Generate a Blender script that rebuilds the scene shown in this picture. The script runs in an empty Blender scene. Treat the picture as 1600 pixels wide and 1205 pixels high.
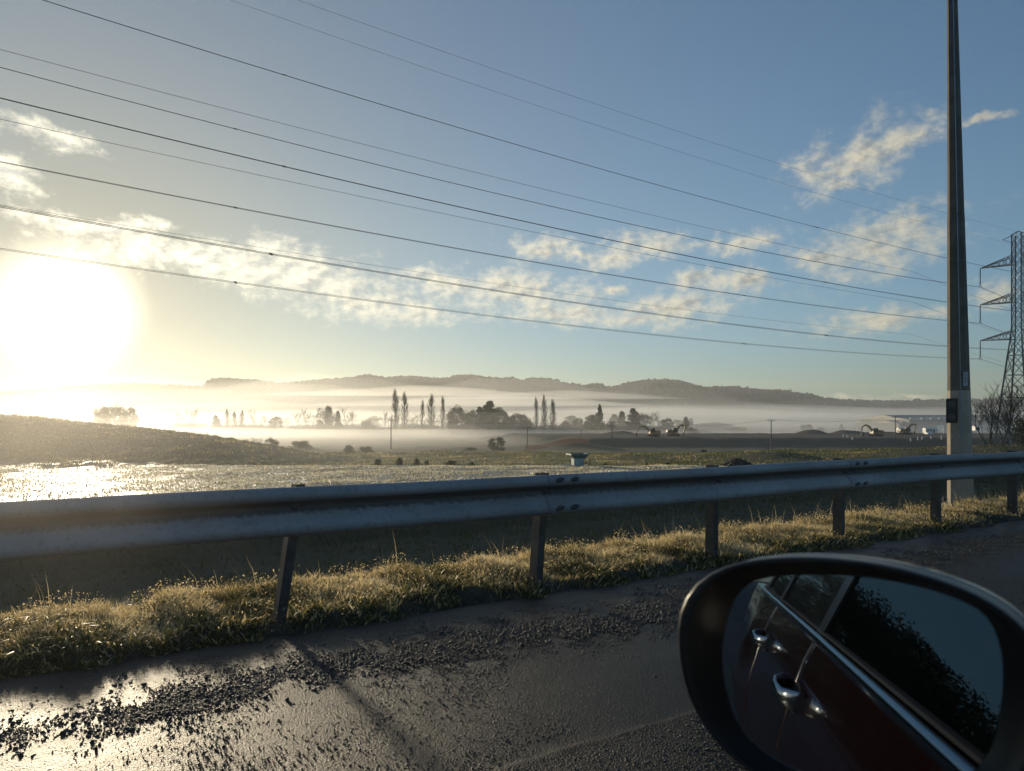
import bpy, math, random
import numpy as np
from mathutils import Vector, Matrix
random.seed(7); rng = np.random.default_rng(7)
S = bpy.context.scene
C = S.collection
F = 1130.0                      # focal length in px of a 1600 px wide frame
CAMZ = 1.30
# ---------------------------------------------------------------- camera
cd = bpy.data.cameras.new('camera'); cam = bpy.data.objects.new('camera', cd); C.objects.link(cam)
cam.location = (0, 0, CAMZ); cam.rotation_euler = (math.radians(90), 0, 0)
cd.sensor_width = 36; cd.lens = 36*F/1600; cd.shift_y = (655-602.5)/1600
cd.clip_start = 0.02; cd.clip_end = 9000
cd.dof.use_dof = True; cd.dof.focus_distance = 14; cd.dof.aperture_fstop = 9.0
S.camera = cam
# ---------------------------------------------------------------- world
SUN_AZ, SUN_EL = -31.6, 7.5      # degrees, clockwise from +Y
sa, se = math.radians(SUN_AZ), math.radians(SUN_EL)
SUNV = Vector((math.sin(sa)*math.cos(se), math.cos(sa)*math.cos(se), math.sin(se)))
W = bpy.data.worlds.new("World"); S.world = W; W.use_nodes = True
wt = W.node_tree; wt.nodes.clear()
class G:
    """tiny node-graph writer"""
    def __init__(s, t): s.t = t
    def n(s, kind, ins=None, **kw):
        nd = s.t.nodes.new(kind)
        for k, v in kw.items(): setattr(nd, k, v)
        for k, v in (ins or {}).items():
            if isinstance(v, bpy.types.NodeSocket): s.t.links.new(v, nd.inputs[k])
            elif v is not None: nd.inputs[k].default_value = v
        return nd
    def m(s, op, a, b=None, c=None, clamp=False):
        ins = {0: a}
        if b is not None: ins[1] = b
        if c is not None: ins[2] = c
        nd = s.n('ShaderNodeMath', ins, operation=op); nd.use_clamp = clamp
        return nd.outputs[0]
    def ss(s, v, a, b, lo=0., hi=1.):
        return s.n('ShaderNodeMapRange', {0: v, 1: a, 2: b, 3: lo, 4: hi}, interpolation_type='SMOOTHSTEP').outputs[0]
    def mix(s, f, a, b, blend='MIX'):
        nd = s.n('ShaderNodeMix', None, data_type='RGBA', blend_type=blend)
        for i, v in ((0, f), (6, a), (7, b)):
            if isinstance(v, bpy.types.NodeSocket): s.t.links.new(v, nd.inputs[i])
            else: nd.inputs[i].default_value = v if i == 0 else (*v, 1)[:4]
        return nd.outputs[2]
    def noise(s, vec, scale, detail=4, rough=.55, **kw):
        return s.n('ShaderNodeTexNoise', {'Vector': vec, 'Scale': scale, 'Detail': detail, 'Roughness': rough}, **kw).outputs[0]
g = G(wt)
gen = g.n('ShaderNodeTexCoord').outputs['Generated']
sky = g.n('ShaderNodeTexSky', sky_type='NISHITA')
sky.sun_disc = False; sky.sun_elevation = se; sky.sun_rotation = sa; sky.altitude = 0
sky.air_density = 1.0; sky.dust_density = .6; sky.ozone_density = 2.0
sep = g.n('ShaderNodeSeparateXYZ', {0: gen})
x, y, z = sep.outputs
az = g.m('MULTIPLY', g.m('ARCTAN2', x, y), 57.2958)
el = g.m('MULTIPLY', g.m('ARCSINE', z), 57.2958)
ae = g.n('ShaderNodeCombineXYZ', {0: az, 1: el, 2: 0.}).outputs[0]
SKYK = 0.132
# aureole of the sun shining through thin morning mist
dot = g.n('ShaderNodeVectorMath', {0: gen, 1: tuple(SUNV)}, operation='DOT_PRODUCT').outputs['Value']
ang = g.m('MULTIPLY', g.m('ARCCOSINE', g.m('MINIMUM', dot, 1.0)), 57.2958)
hz = g.ss(el, 16.0, 0.0)
dim = g.m('SUBTRACT', 1.0, g.m('MULTIPLY', g.m('EXPONENT', g.m('MULTIPLY', ang, -1.0/34)), 1.0))
tint = g.mix(hz, (1.00, 1.23, 1.42), (.66, .96, 1.40))
base = g.mix(1.0, g.n('ShaderNodeVectorMath', {0: sky.outputs[0], 3: dim}, operation='SCALE').outputs[0], tint, 'MULTIPLY')
def gexp(sig, amp): return g.m('MULTIPLY', g.m('EXPONENT', g.m('MULTIPLY', ang, -1.0/sig)), amp)
core = g.m('MULTIPLY', g.ss(ang, 5.6, 1.4), 11.0)
aur = g.m('ADD', g.m('ADD', gexp(3.0, 5.0), gexp(9.0, .6)), core)
aurc = g.mix(1.0, (1.0, .92, .70), g.n('ShaderNodeCombineXYZ', {0: aur, 1: aur, 2: aur}).outputs[0], 'MULTIPLY')
wide = g.m('ADD', gexp(26.0, .9), 0.0)
# clouds: ragged banks laid out by azimuth and elevation
def d2(px, py):
    X = (px-800)/F; Z = (655-py)/F
    return math.degrees(math.atan2(X, 1)), math.degrees(math.atan(Z/math.hypot(X, 1)))
CL = [(60,205,120,24,-14),(10,270,75,30,-25),(120,350,170,20,-4),(240,352,60,18,0),(300,400,240,42,-4),(430,388,60,28,0),(470,430,190,50,-5),
      (600,478,210,34,-4),(700,440,120,28,-5),(810,455,190,42,-4),(880,488,160,24,-3),(850,388,85,24,-4),(905,398,60,14,0),(1010,382,95,26,-4),(960,402,80,22,0),
      (1060,480,150,32,6),(1010,500,120,20,0),(1098,440,80,26,4),(955,447,40,14,0),(1165,378,80,26,6),(1168,440,55,22,0),
      (1330,250,125,55,22),(1400,222,105,36,12),(1310,290,70,20,0),(1370,385,165,62,12),(1300,400,90,32,0),(1400,355,110,28,6),
      (1355,500,140,28,2),(1440,490,70,16,0),(1540,455,60,26,4),(1345,622,90,7,0),(1420,620,70,6,0),(1540,185,60,10,3)]
mask = None
warp = g.n('ShaderNodeTexNoise', {'Vector': ae, 'Scale': .35, 'Detail': 5., 'Roughness': .6}).outputs[1]
wv = g.n('ShaderNodeVectorMath', {0: g.n('ShaderNodeVectorMath', {0: warp, 1: (.5, .5, .5)}, operation='SUBTRACT').outputs[0], 1: (5.0, 2.2, 0)}, operation='MULTIPLY').outputs[0]
aew = g.n('ShaderNodeVectorMath', {0: ae, 1: wv}, operation='ADD').outputs[0]
for (px, py, rx, ry, rot) in CL:
    a0, e0 = d2(px, py); k = 57.3/F*math.cos(math.radians(a0))**2; k2 = 57.3/F*math.cos(math.radians(a0))
    mp = g.n('ShaderNodeMapping', {0: aew, 1: (a0, e0, 0), 2: (0, 0, math.radians(rot)), 3: (rx*k*.95, ry*k2*.95, 1)}, vector_type='TEXTURE')
    ln = g.n('ShaderNodeVectorMath', {0: mp.outputs[0]}, operation='LENGTH').outputs['Value']
    v = g.m('SUBTRACT', 1.0, ln)
    mask = v if mask is None else g.m('SMOOTH_MAX', mask, v, .25)
st = g.n('ShaderNodeMapping', {0: ae, 3: (1, 1.5, 1)}).outputs[0]
nz = g.noise(st, .42, 8, .62); nz2 = g.noise(st, 1.3, 6, .58)
a_s, e_s = SUN_AZ, SUN_EL+26
tos = g.n('ShaderNodeVectorMath', {0: g.n('ShaderNodeVectorMath', {0: (a_s, e_s, 0), 1: ae}, operation='SUBTRACT').outputs[0]}, operation='NORMALIZE').outputs[0]
ofs = g.n('ShaderNodeVectorMath', {0: tos, 3: .55}, operation='SCALE').outputs[0]
nzo = g.noise(g.n('ShaderNodeVectorMath', {0: st, 1: ofs}, operation='ADD').outputs[0], .42, 4, .55)
nzs = g.noise(st, .42, 4, .55)
rimlit = g.m('MULTIPLY', g.m('SUBTRACT', nzs, nzo), 5.5)
far = g.m('MULTIPLY', g.ss(g.m('ABSOLUTE', az), 44, 60), g.ss(el, 70, 30))          # loose clouds elsewhere in the sky
mask = g.m('MAXIMUM', mask, g.m('SUBTRACT', g.m('MULTIPLY', far, .8), 1.0))
dens = g.m('ADD', g.m('ADD', g.m('MULTIPLY', mask, 1.15), g.m('MULTIPLY', g.m('SUBTRACT', nz, .5), 2.6)), g.m('MULTIPLY', g.m('SUBTRACT', nz2, .5), 1.25))
cov = g.m('MULTIPLY', g.ss(dens, -.15, 1.45), g.ss(mask, -.75, .1))
thick = g.ss(g.m('ADD', dens, g.m('MULTIPLY', g.m('SUBTRACT', nz2, .5), .6)), .3, 2.2)
thick = g.m('SUBTRACT', g.m('MULTIPLY', thick, .9), rimlit, clamp=True)
sunfac = g.m('ADD', gexp(12.0, .85), gexp(60., .95))
cb = g.n('ShaderNodeVectorMath', {0: g.mix(thick, (8.2, 7.6, 6.1), (3.7, 3.7, 3.5)), 1: g.n('ShaderNodeCombineXYZ', {0: g.m('ADD', sunfac, .35), 1: g.m('ADD', sunfac, .33), 2: g.m('ADD', sunfac, .30)}).outputs[0]}, operation='MULTIPLY').outputs[0]
widec = g.mix(1.0, (1.15, 1.0, .80), g.n('ShaderNodeCombineXYZ', {0: wide, 1: wide, 2: wide}).outputs[0], 'MULTIPLY')
s1 = g.mix(1.0, base, widec, 'ADD')
s2 = g.mix(g.m('MULTIPLY', cov, .93), s1, cb)
s3 = g.mix(1.0, s2, aurc, 'ADD')
bg = g.n('ShaderNodeBackground', {0: s3, 1: SKYK})
g.n('ShaderNodeOutputWorld', {0: bg.outputs[0]})
W.cycles.sampling_method = 'MANUAL'; W.cycles.sample_map_resolution = 1024
# ---------------------------------------------------------------- sun
sl = bpy.data.lights.new('sun', 'SUN'); sl.energy = 4.8; sl.angle = math.radians(4.0); sl.color = (1.0, .82, .58)
so = bpy.data.objects.new('sun', sl); C.objects.link(so); so.rotation_euler = (-SUNV).to_track_quat('-Z', 'Y').to_euler(); so.location = (0, 0, 60)
S.view_settings.view_transform = 'Standard'; S.view_settings.look = 'None'; S.view_settings.exposure = 0.0; S.view_settings.gamma = 1
cy = S.cycles; cy.use_denoising = True; cy.max_bounces = 8; cy.volume_bounces = 2; cy.transparent_max_bounces = 24; cy.sample_clamp_indirect = 6
cy.diffuse_bounces = 3; cy.glossy_bounces = 4
# ================================================================ helpers
DV = Vector((.8469, .5317, 0)); OV = Vector((-.5317, .8469, 0)); ZV = Vector((0, 0, 1))
def RD(t, D, z=0.): return Vector((DV.x*t+OV.x*D, DV.y*t+OV.y*D, z))     # along the road, away from the road
def P(px, py, Y): return Vector(((px-800)/F*Y, Y, CAMZ-(py-655)/F*Y))
def tag(o, label=None, cat=None, group=None, kind=None):
    if label: o['label'] = label
    if cat: o['category'] = cat
    if group: o['group'] = group
    if kind: o['kind'] = kind
    return o
def empty(name, loc, rz=0.):
    o = bpy.data.objects.new(name, None); C.objects.link(o); o.location = loc; o.rotation_euler = (0, 0, rz); o.empty_display_size = .2
    return o
def link(name, me, parent=None):
    o = bpy.data.objects.new(name, me); C.objects.link(o)
    if parent: o.parent = parent
    return o
def npmesh(name, V, Fc, mat, smooth=False, attr=None):
    """V (n,3), Fc list of index arrays (m,k)"""
    me = bpy.data.meshes.new(name)
    V = np.asarray(V, np.float32)
    if not isinstance(Fc, list): Fc = [Fc]
    Fc = [np.asarray(f, np.int32) for f in Fc if len(f)]
    tot = np.concatenate([np.full(len(f), f.shape[1], np.int32) for f in Fc]); idx = np.concatenate([f.ravel() for f in Fc])
    me.vertices.add(len(V)); me.vertices.foreach_set('co', V.ravel())
    me.loops.add(len(idx)); me.loops.foreach_set('vertex_index', idx)
    me.polygons.add(len(tot)); me.polygons.foreach_set('loop_start', np.concatenate([[0], np.cumsum(tot)[:-1]]).astype(np.int32))
    me.polygons.foreach_set('loop_total', tot)
    if smooth: me.polygons.foreach_set('use_smooth', np.ones(len(tot), bool))
    me.update(calc_edges=True)
    if attr is not None:
        a = me.attributes.new('tone', 'FLOAT', 'POINT'); a.data.foreach_set('value', np.asarray(attr, np.float32))
    if mat: me.materials.append(mat)
    return me
class MB:
    def __init__(s): s.v = []; s.f = []
    def add(s, vs, fs):
        b = len(s.v); s.v += [tuple(v) for v in vs]; s.f += [tuple(i+b for i in f) for f in fs]
    def box(s, c, h, ax=(Vector((1,0,0)), Vector((0,1,0)), ZV), taper=1.0, bev=0.):
        c = Vector(c); vs = []
        for k in (-1, 1):
            q = 1. if k < 0 else taper
            for i, j in ((-1,-1),(1,-1),(1,1),(-1,1)): vs.append(c+ax[0]*h[0]*i*q+ax[1]*h[1]*j*q+ax[2]*h[2]*k)
        s.add(vs, [(0,3,2,1),(4,5,6,7),(0,1,5,4),(1,2,6,5),(2,3,7,6),(3,0,4,7)])
    def tube(s, pts, rad, n=6, cap=True):
        pts = [Vector(p) for p in pts]
        if not hasattr(rad, '__len__'): rad = [rad]*len(pts)
        vs = []; up = None
        for i, p in enumerate(pts):
            t = (pts[min(i+1, len(pts)-1)]-pts[max(i-1, 0)]).normalized()
            if up is None: up = t.orthogonal().normalized()
            up = (up-t*up.dot(t)).normalized(); w = t.cross(up)
            for k in range(n):
                a = 2*math.pi*k/n; vs.append(p+(up*math.cos(a)+w*math.sin(a))*rad[i])
        fs = []
        for i in range(len(pts)-1):
            for k in range(n): fs.append((i*n+k, i*n+(k+1)%n, (i+1)*n+(k+1)%n, (i+1)*n+k))
        if cap: fs.append(tuple(range(n))[::-1]); fs.append(tuple((len(pts)-1)*n+k for k in range(n)))
        s.add(vs, fs)
    def loft(s, loops, closed=True, cap=True):
        n = len(loops[0]); vs = [v for l in loops for v in l]; fs = []
        for i in range(len(loops)-1):
            for k in range(n if closed else n-1): fs.append((i*n+k, i*n+(k+1)%n, (i+1)*n+(k+1)%n, (i+1)*n+k))
        if cap and closed: fs.append(tuple(range(n))[::-1]); fs.append(tuple((len(loops)-1)*n+k for k in range(n)))
        s.add(vs, fs)
    def mesh(s, name, mat, smooth=False):
        me = bpy.data.meshes.new(name); me.from_pydata(s.v, [], s.f); me.update()
        if smooth:
            me.polygons.foreach_set('use_smooth', [True]*len(me.polygons))
        if mat: me.materials.append(mat)
        return me
    def obj(s, name, mat, parent=None, smooth=False): return link(name, s.mesh(name, mat, smooth), parent)
# ---------------------------------------------------------------- materials
def pmat(name, col, rough=.7, metal=0., var=.25, vs=3., bump=0., bs=20., coord='Object', col2=None, spec=.5, trans=0., detail=5, **kw):
    m = bpy.data.materials.new(name); m.use_nodes = True; t = m.node_tree; t.nodes.clear(); q = G(t)
    co = q.n('ShaderNodeTexCoord').outputs[coord]
    nf = q.noise(co, vs, detail, .6)
    c2 = col2 or tuple(c*(1-var) for c in col); c1 = col if col2 else tuple(c*(1+var) for c in col)
    cc = q.mix(q.ss(nf, .35, .65), c1, c2)
    b = q.n('ShaderNodeBsdfPrincipled', {'Base Color': cc, 'Roughness': rough, 'Metallic': metal, 'Specular IOR Level': spec})
    for k, v in kw.items(): b.inputs[k].default_value = v
    if bump:
        bn = q.n('ShaderNodeBump', {'Height': q.noise(co, bs, 6, .65), 'Strength': bump, 'Distance': .02})
        t.links.new(bn.outputs[0], b.inputs['Normal'])
    out = b.outputs[0]
    if trans:
        tr = q.n('ShaderNodeBsdfTranslucent', {0: cc}); out = q.n('ShaderNodeMixShader', {0: trans, 1: out, 2: tr.outputs[0]}).outputs[0]
    q.n('ShaderNodeOutputMaterial', {0: out})
    return m
def blade_mat(name, stops, trans=.5, rough=.5, spec=.4, gain=1.):
    """plant material; per-vertex 'tone' picks the plant's own colour (green .. dry)"""
    m = bpy.data.materials.new(name); m.use_nodes = True; t = m.node_tree; t.nodes.clear(); q = G(t)
    a = q.n('ShaderNodeAttribute', attribute_name='tone').outputs['Fac']
    r = q.n('ShaderNodeValToRGB', {0: a}); e = r.color_ramp.elements
    while len(e) < len(stops): e.new(.5)
    for i, (p, c) in enumerate(stops): e[i].position = p; e[i].color = (*c, 1)
    b = q.n('ShaderNodeBsdfPrincipled', {'Base Color': r.outputs[0], 'Roughness': rough, 'Specular IOR Level': spec})
    tr = q.n('ShaderNodeBsdfTranslucent', {0: r.outputs[0]})
    q.n('ShaderNodeOutputMaterial', {0: q.n('ShaderNodeMixShader', {0: trans, 1: b.outputs[0], 2: tr.outputs[0]}).outputs[0]})
    return m
M = {}
M['galv'] = pmat('galvanised_steel', (.30, .34, .38), .42, .75, .22, 2.2, .10, 14, col2=(.22, .25, .29))
M['post'] = pmat('post_steel', (.05, .047, .045), .65, .3, .3, 6, .1, 30)
M['bolt'] = pmat('bolt_steel', (.05, .05, .055), .6, .5)
M['lattice'] = pmat('lattice_steel', (.10, .105, .11), .6, .4)
M['wire'] = pmat('conductor', (.06, .06, .06), .5, .5)
M['insul'] = pmat('insulator_glass', (.10, .08, .07), .3)
M['concrete'] = pmat('pole_concrete', (.32, .28, .22), .85, 0, .15, 4, .2, 40)
M['weathered'] = pmat('pole_weathered', (.105, .09, .07), .85, 0, .2, 4, .2, 40)
M['polewood'] = pmat('pole_timber', (.13, .11, .09), .85)
M['black'] = pmat('black_plastic', (.012, .012, .013), .35, 0, .1, 30, spec=.45)
M['plate'] = pmat('plate_black', (.008, .008, .008), .5)
M['reflector'] = pmat('reflector_grey', (.05, .05, .05), .3)
M['tagwhite'] = pmat('tag_white', (.45, .47, .50), .5)
M['paint'] = pmat('maroon_paint', (.016, .0030, .0035), .16, .2, .05, 8, spec=.5, **{'Coat Weight': .8, 'Coat Roughness': .03})
M['chrome'] = pmat('chrome', (.62, .66, .70), .10, 1.0, .02)
M['trim'] = pmat('cabin_trim', (.015, .015, .016), .8)
M['rubber'] = pmat('rubber', (.015, .015, .015), .7)
M['digger'] = pmat('machine_paint', (.20, .12, .03), .5)
M['track'] = pmat('track_steel', (.03, .028, .025), .8)
M['soil'] = pmat('dark_soil', (.035, .025, .018), .9, 0, .3, 3, .8, 6)
M['white'] = pmat('white_sheet', (.70, .68, .62), .4)
M['wall'] = pmat('warehouse_wall', (.16, .17, .18), .7, 0, .1, .05)
M['roofm'] = pmat('warehouse_roof', (.20, .20, .19), .6, 0)
M['vent'] = pmat('vent_sheet', (.30, .30, .28), .6); M['net'] = pmat('orange_netting', (.22, .09, .05), .7, 0, .2, 3, trans=.15)
M['trough'] = pmat('trough_green', (.10, .16, .14), .5); M['troughbase'] = pmat('trough_base', (.33, .38, .38), .7)
M['bark'] = pmat('bark', (.06, .05, .042), .9, 0, .3, 2)
M['leafdark'] = pmat('evergreen_leaves', (.035, .05, .025), .6, 0, .4, .6, trans=.25)
M['canopy'] = pmat('woodland_canopy', (.022, .030, .017), .8, 0, .35, .05)
# ================================================================ terrain
def sstep(x, a, b): t = np.clip((x-a)/(b-a), 0, 1); return t*t*(3-2*t)
YS = [-500, 34, 38, 50, 80, 120, 200, 215, 5000]; HS = [2.2, 2.2, 2.45, 3.0, 4.0, 5.8, 8.8, 9.0, 9.0]
_ph = rng.uniform(0, 6.28, (24, 2)); _kk = rng.normal(size=(24, 2)); _kk /= np.linalg.norm(_kk, axis=1)[:, None]
def fbm(X, Y, wl, oct=3, seed=0):
    r = np.zeros(np.shape(X)); a = 1.
    for o in range(oct):
        for i in range(4):
            k = (o*4+i+seed*5) % 24; fr = 6.2832/wl*(2**o)*(1+.17*i)
            r = r+a*np.sin(X*_kk[k, 0]*fr+Y*_kk[k, 1]*fr+_ph[k, 0]+1.3*np.sin(Y*fr*.31+_ph[k, 1]))*.35
        a *= .5
    return r
RX = [-90, -60, -40, -29.7, -26, -22.3, -18.6, -16.7, -14.9, -12.6, -10.4, -8.2, -5.9]
RYpx = [628, 628, 628, 632, 642, 652, 664, 673, 684, 696, 705, 712, 718]
RXc = np.array([-120, -80, -45.5]+[(p-800)/F*50 for p in (0, 100, 200, 300, 350, 400, 460, 520, 580, 640)])*1.0
RZc = np.array([1.9, 2.0, 2.4]+[CAMZ-(q-655)/F*50 for q in (632, 642, 652, 664, 673, 684, 696, 705, 712, 719)])
def height(X, Y, raw=False):
    X = np.asarray(X, float); Y = np.asarray(Y, float)
    t = X*DV.x+Y*DV.y; D = X*OV.x+Y*OV.y
    zf = CAMZ-np.interp(Y, YS, HS)
    # mound on the left
    crest = np.interp(X, RXc, RZc); hh = np.clip(crest-(-.95), 0, None)
    u = Y-50+.8*fbm(X, Y, 9, 2, 3)
    front = sstep(u, -17+1.2*fbm(X, Y*0, 14, 1, 4), 0); back = 1-sstep(u, 2, 26)
    m = hh*np.where(u < 0, front, back)*sstep(X, -3, -8)
    z = zf+m+np.where(m > .05, .07*fbm(X, Y, 1.6, 3, 1), 0)
    # flat-topped embankment, far
    eb = sstep(X+.4*(Y-240)+2*fbm(X, Y, 30, 2, 2), 14, 34)*sstep(Y+1.2*fbm(X, Y, 22, 3, 1), 232, 243)*(1-sstep(Y, 320, 345))
    z = np.where(Y > 150, z+eb*2.75, z)
    # low grassed mounds and the bank on the right
    for (px, Yc, h, rx, ry) in ((1205, 52, .75, 3.0, 4.0), (1060, 66, .3, 9, 6), (1585, 62, 1.15, 13, 9), (1330, 90, .7, 16, 8), (1480, 75, .5, 14, 6), (905, 196, 2.4, 9, 14), (720, 90, .35, 20, 8)):
        xc = (px-800)/F*Yc; z = z+h*np.exp(-((X-xc)/rx)**2-((Y-Yc)/ry)**2)
    for (px, Yc, h, rx) in ((1268, 300, 1.9, 5.5), (1327, 305, 1.7, 6.5), (1385, 300, 1.2, 6), (968, 300, 1.3, 6)):
        xc = (px-800)/F*Yc; z = z+h*np.exp(-(np.abs((X-xc)/rx))**3-((Y-Yc)/6)**2)
    z = z+.035*fbm(X, Y, 5, 3, 2)+np.clip((Y-45)/60, 0, 1)*.14*fbm(X, Y, 17, 3, 5)
    # ditch between road bank and field
    prof = np.interp(D, [-60, -9, -7.5, 4.3, 5.9, 9, 10, 17.2, 19.3], [-1.5, -.9, -.03, -.03, -.15, -1.6, -1.75, -1.75, -.9])
    prof = prof+np.where(D > 6.3, .05*fbm(X, Y, 2.5, 3, 1), 0)
    w = sstep(D, 18.2, 20.)
    return prof*(1-w)+z*w if not raw else (prof*(1-w)+z*w, D)
def gz(X, Y): return float(height(np.array([X]), np.array([Y]))[0])
def gridmesh(name, A, B, fn, mat, smooth=True):
    n, m_ = A.shape; X, Y, Z = fn(A, B)
    V = np.stack([X, Y, Z], -1).reshape(-1, 3); i = np.arange(n*m_).reshape(n, m_)
    Fq = np.stack([i[:-1, :-1], i[:-1, 1:], i[1:, 1:], i[1:, :-1]], -1).reshape(-1, 4)
    return npmesh(name, V, Fq, mat, smooth)
# ground material: grass / dry / bare soil by world position and noise
def ground_mat(name, wet=False):
    m = bpy.data.materials.new(name); m.use_nodes = True; t = m.node_tree; t.nodes.clear(); q = G(t)
    co = q.n('ShaderNodeTexCoord').outputs['Object']; sp = q.n('ShaderNodeSeparateXYZ', {0: co})
    X, Y, Z = sp.outputs
    n1 = q.noise(co, .25, 6, .6); n2 = q.noise(co, 3., 6, .7); n3 = q.noise(co, .03, 4, .6)
    D = q.m('ADD', q.m('MULTIPLY', X, OV.x), q.m('MULTIPLY', Y, OV.y))
    gr = q.mix(q.ss(n1, .35, .65), (.055, .058, .030), (.10, .090, .052)); gr = q.mix(q.ss(n2, .3, .7), gr, (.07, .065, .03))
    gravel = q.mix(q.ss(n2, .4, .6), (.15, .135, .105), (.075, .07, .05))
    infield = q.m('MULTIPLY', q.m('MULTIPLY', q.ss(Y, 37.5, 34.5), q.ss(D, 18.6, 19.8)), q.ss(Z, -.45, -.75))
    c = q.mix(infield, gr, gravel)
    bare = q.m('MULTIPLY', q.ss(X, 10, 60), q.m('MULTIPLY', q.ss(Y, 225, 240), q.ss(Y, 700, 500)))
    c = q.mix(q.m('MULTIPLY', bare, q.ss(n3, .3, .5)), c, (.075, .062, .048))
    far = q.ss(Y, 400, 600); c = q.mix(far, c, (.05, .06, .03))
    b = q.n('ShaderNodeBsdfPrincipled', {'Base Color': c, 'Roughness': .85, 'Specular IOR Level': .3})
    pud = q.m('MULTIPLY', infield, q.ss(q.noise(q.n('ShaderNodeMapping', {0: co, 3: (.35, .5, 0)}).outputs[0], .55, 3, .5), .60, .64))
    t.links.new(q.m('SUBTRACT', q.m('SUBTRACT', .85, q.m('MULTIPLY', infield, .45)), q.m('MULTIPLY', pud, .33)), b.inputs['Roughness']); t.links.new(q.m('ADD', .3, q.m('MULTIPLY', infield, .5)), b.inputs['Specular IOR Level'])
    bn = q.n('ShaderNodeBump', {'Height': q.m('ADD', n2, q.noise(co, 14., 5, .7)), 'Strength': .9, 'Distance': .06})
    t.links.new(q.m('SUBTRACT', 1.0, pud), bn.inputs['Strength']); t.links.new(bn.outputs[0], b.inputs['Normal'])
    q.n('ShaderNodeOutputMaterial', {0: b.outputs[0]}); return m
M['ground'] = ground_mat('meadow')
# field mesh: fan of cells that grow with distance, all the way round
rr = np.concatenate([np.linspace(0, 17, 18), np.linspace(18, 60, 240), 60*np.exp(np.linspace(0, math.log(45), 260))[1:]])
aa = np.radians(np.concatenate([np.linspace(-180, -50, 60), np.linspace(-49.5, 45, 700), np.linspace(47, 180, 60)]))
R_, A_ = np.meshgrid(rr, aa, indexing='ij')
def fterr(R, A):
    X = R*np.sin(A); Y = R*np.cos(A); Z = height(X, Y); D = X*OV.x+Y*OV.y
    Z = Z-np.where((D > -9.2) & (D < 6.2), .10, 0); return X, Y, Z
tag(link('field', gridmesh('field', R_, A_, fterr, M['ground'])), kind='structure')
# ---------------------------------------------------------------- road
def road_mat():
    m = bpy.data.materials.new('chipseal'); m.use_nodes = True; t = m.node_tree; t.nodes.clear(); q = G(t)
    co = q.n('ShaderNodeTexCoord').outputs['Object']; sp = q.n('ShaderNodeSeparateXYZ', {0: co}); T, Dd, _ = sp.outputs
    st = q.n('ShaderNodeMapping', {0: co, 3: (.35, 1.6, 1)}).outputs[0]
    n1 = q.noise(st, 1.4, 6, .65); n2 = q.noise(co, 22, 5, .7); vor = q.n('ShaderNodeTexVoronoi', {'Vector': co, 'Scale': 105.}).outputs[0]
    silt = q.m('MULTIPLY', q.ss(q.m('ADD', Dd, q.m('MULTIPLY', n1, .5)), 3.9, 4.25), .8)
    lane = q.ss(Dd, 2.30, 2.26)
    c = q.mix(q.ss(n1, .3, .7), (.008, .0085, .0095), (.018, .0185, .0195)); c = q.mix(silt, c, (.030, .027, .024)); c = q.mix(lane, c, (.018, .018, .018))
    r = q.m('ADD', q.m('ADD', .27, q.m('MULTIPLY', n1, .30)), q.m('MULTIPLY', lane, .15))
    h = q.m('ADD', q.m('MULTIPLY', vor, q.m('ADD', .35, q.m('MULTIPLY', lane, .9))), q.m('ADD', q.m('MULTIPLY', n2, .7), q.m('MULTIPLY', q.noise(co, 95., 3, .8), 1.3)))
    bn = q.n('ShaderNodeBump', {'Height': h, 'Strength': .9, 'Distance': .0065})
    b = q.n('ShaderNodeBsdfPrincipled', {'Base Color': c, 'Roughness': r, 'Specular IOR Level': .18, 'Normal': bn.outputs[0]})
    q.n('ShaderNodeOutputMaterial', {0: b.outputs[0]}); return m
M['road'] = road_mat()
def roadobj(name, me, **kw):
    o = link(name, me); o.rotation_euler = (0, 0, math.atan2(DV.y, DV.x)); tag(o, **kw); return o
tt = np.concatenate([np.linspace(-400, -4, 60), np.linspace(-3.9, 14, 700), np.linspace(14.5, 60, 90), np.linspace(66, 900, 90)])
dd = np.concatenate([np.linspace(-7.6, 0, 12), np.linspace(.3, 2.24, 20), np.linspace(2.26, 2.34, 6), np.linspace(2.4, 4.75, 130)])
def froad(T, Dd):
    Z = .0012*fbm(T, Dd, 1.3, 3, 1)+.003*fbm(T, Dd*2, 4.5, 2, 3)
    e = 2.29+.012*fbm(T, 0*T, 2.1, 2, 2)
    Z = Z+np.where(Dd < e, .004, 0)+.003*np.exp(-((Dd-e)/.025)**2)*(1+.7*fbm(T, 0*T, .35, 2, 4))
    Z = Z-.05*sstep(Dd, 4.35, 4.7); return T, Dd, Z
T_, D_ = np.meshgrid(tt, dd, indexing='ij')
me = gridmesh('road', T_, D_, froad, M['road']); me.flip_normals() if me.polygons[0].normal.z < 0 else None
roadobj('road', me, kind='structure')
# verge: raised earth shoulder under the rail
M['earth'] = pmat('verge_earth', (.040, .034, .022), .9, 0, .35, 6, .6, 30, col2=(.02, .018, .012))
def edge(T): return 4.42+.09*fbm(T, 0*T, 1.7, 4, 2)-.04*np.abs(fbm(T, 0*T, .5, 2, 6))
def fverge(T, U):
    Dd = edge(T)*(1-U)+5.95*U; Z = .07*sstep(U, 0, .10)+.03*fbm(T, Dd, .9, 3, 4)*sstep(U, 0, .2)-.02-.40*sstep(U, .66, 1)**1.2
    return T, Dd, Z
def vergez(T, Dd):
    e = edge(T); U = np.clip((Dd-e)/(5.95-e), 0, 1); return fverge(T, U)[2]
tt2 = np.concatenate([np.linspace(-60, -3, 80), np.linspace(-2.9, 16, 500), np.linspace(16.3, 90, 120)])
T_, U_ = np.meshgrid(tt2, np.linspace(0, 1, 60), indexing='ij')
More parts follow.
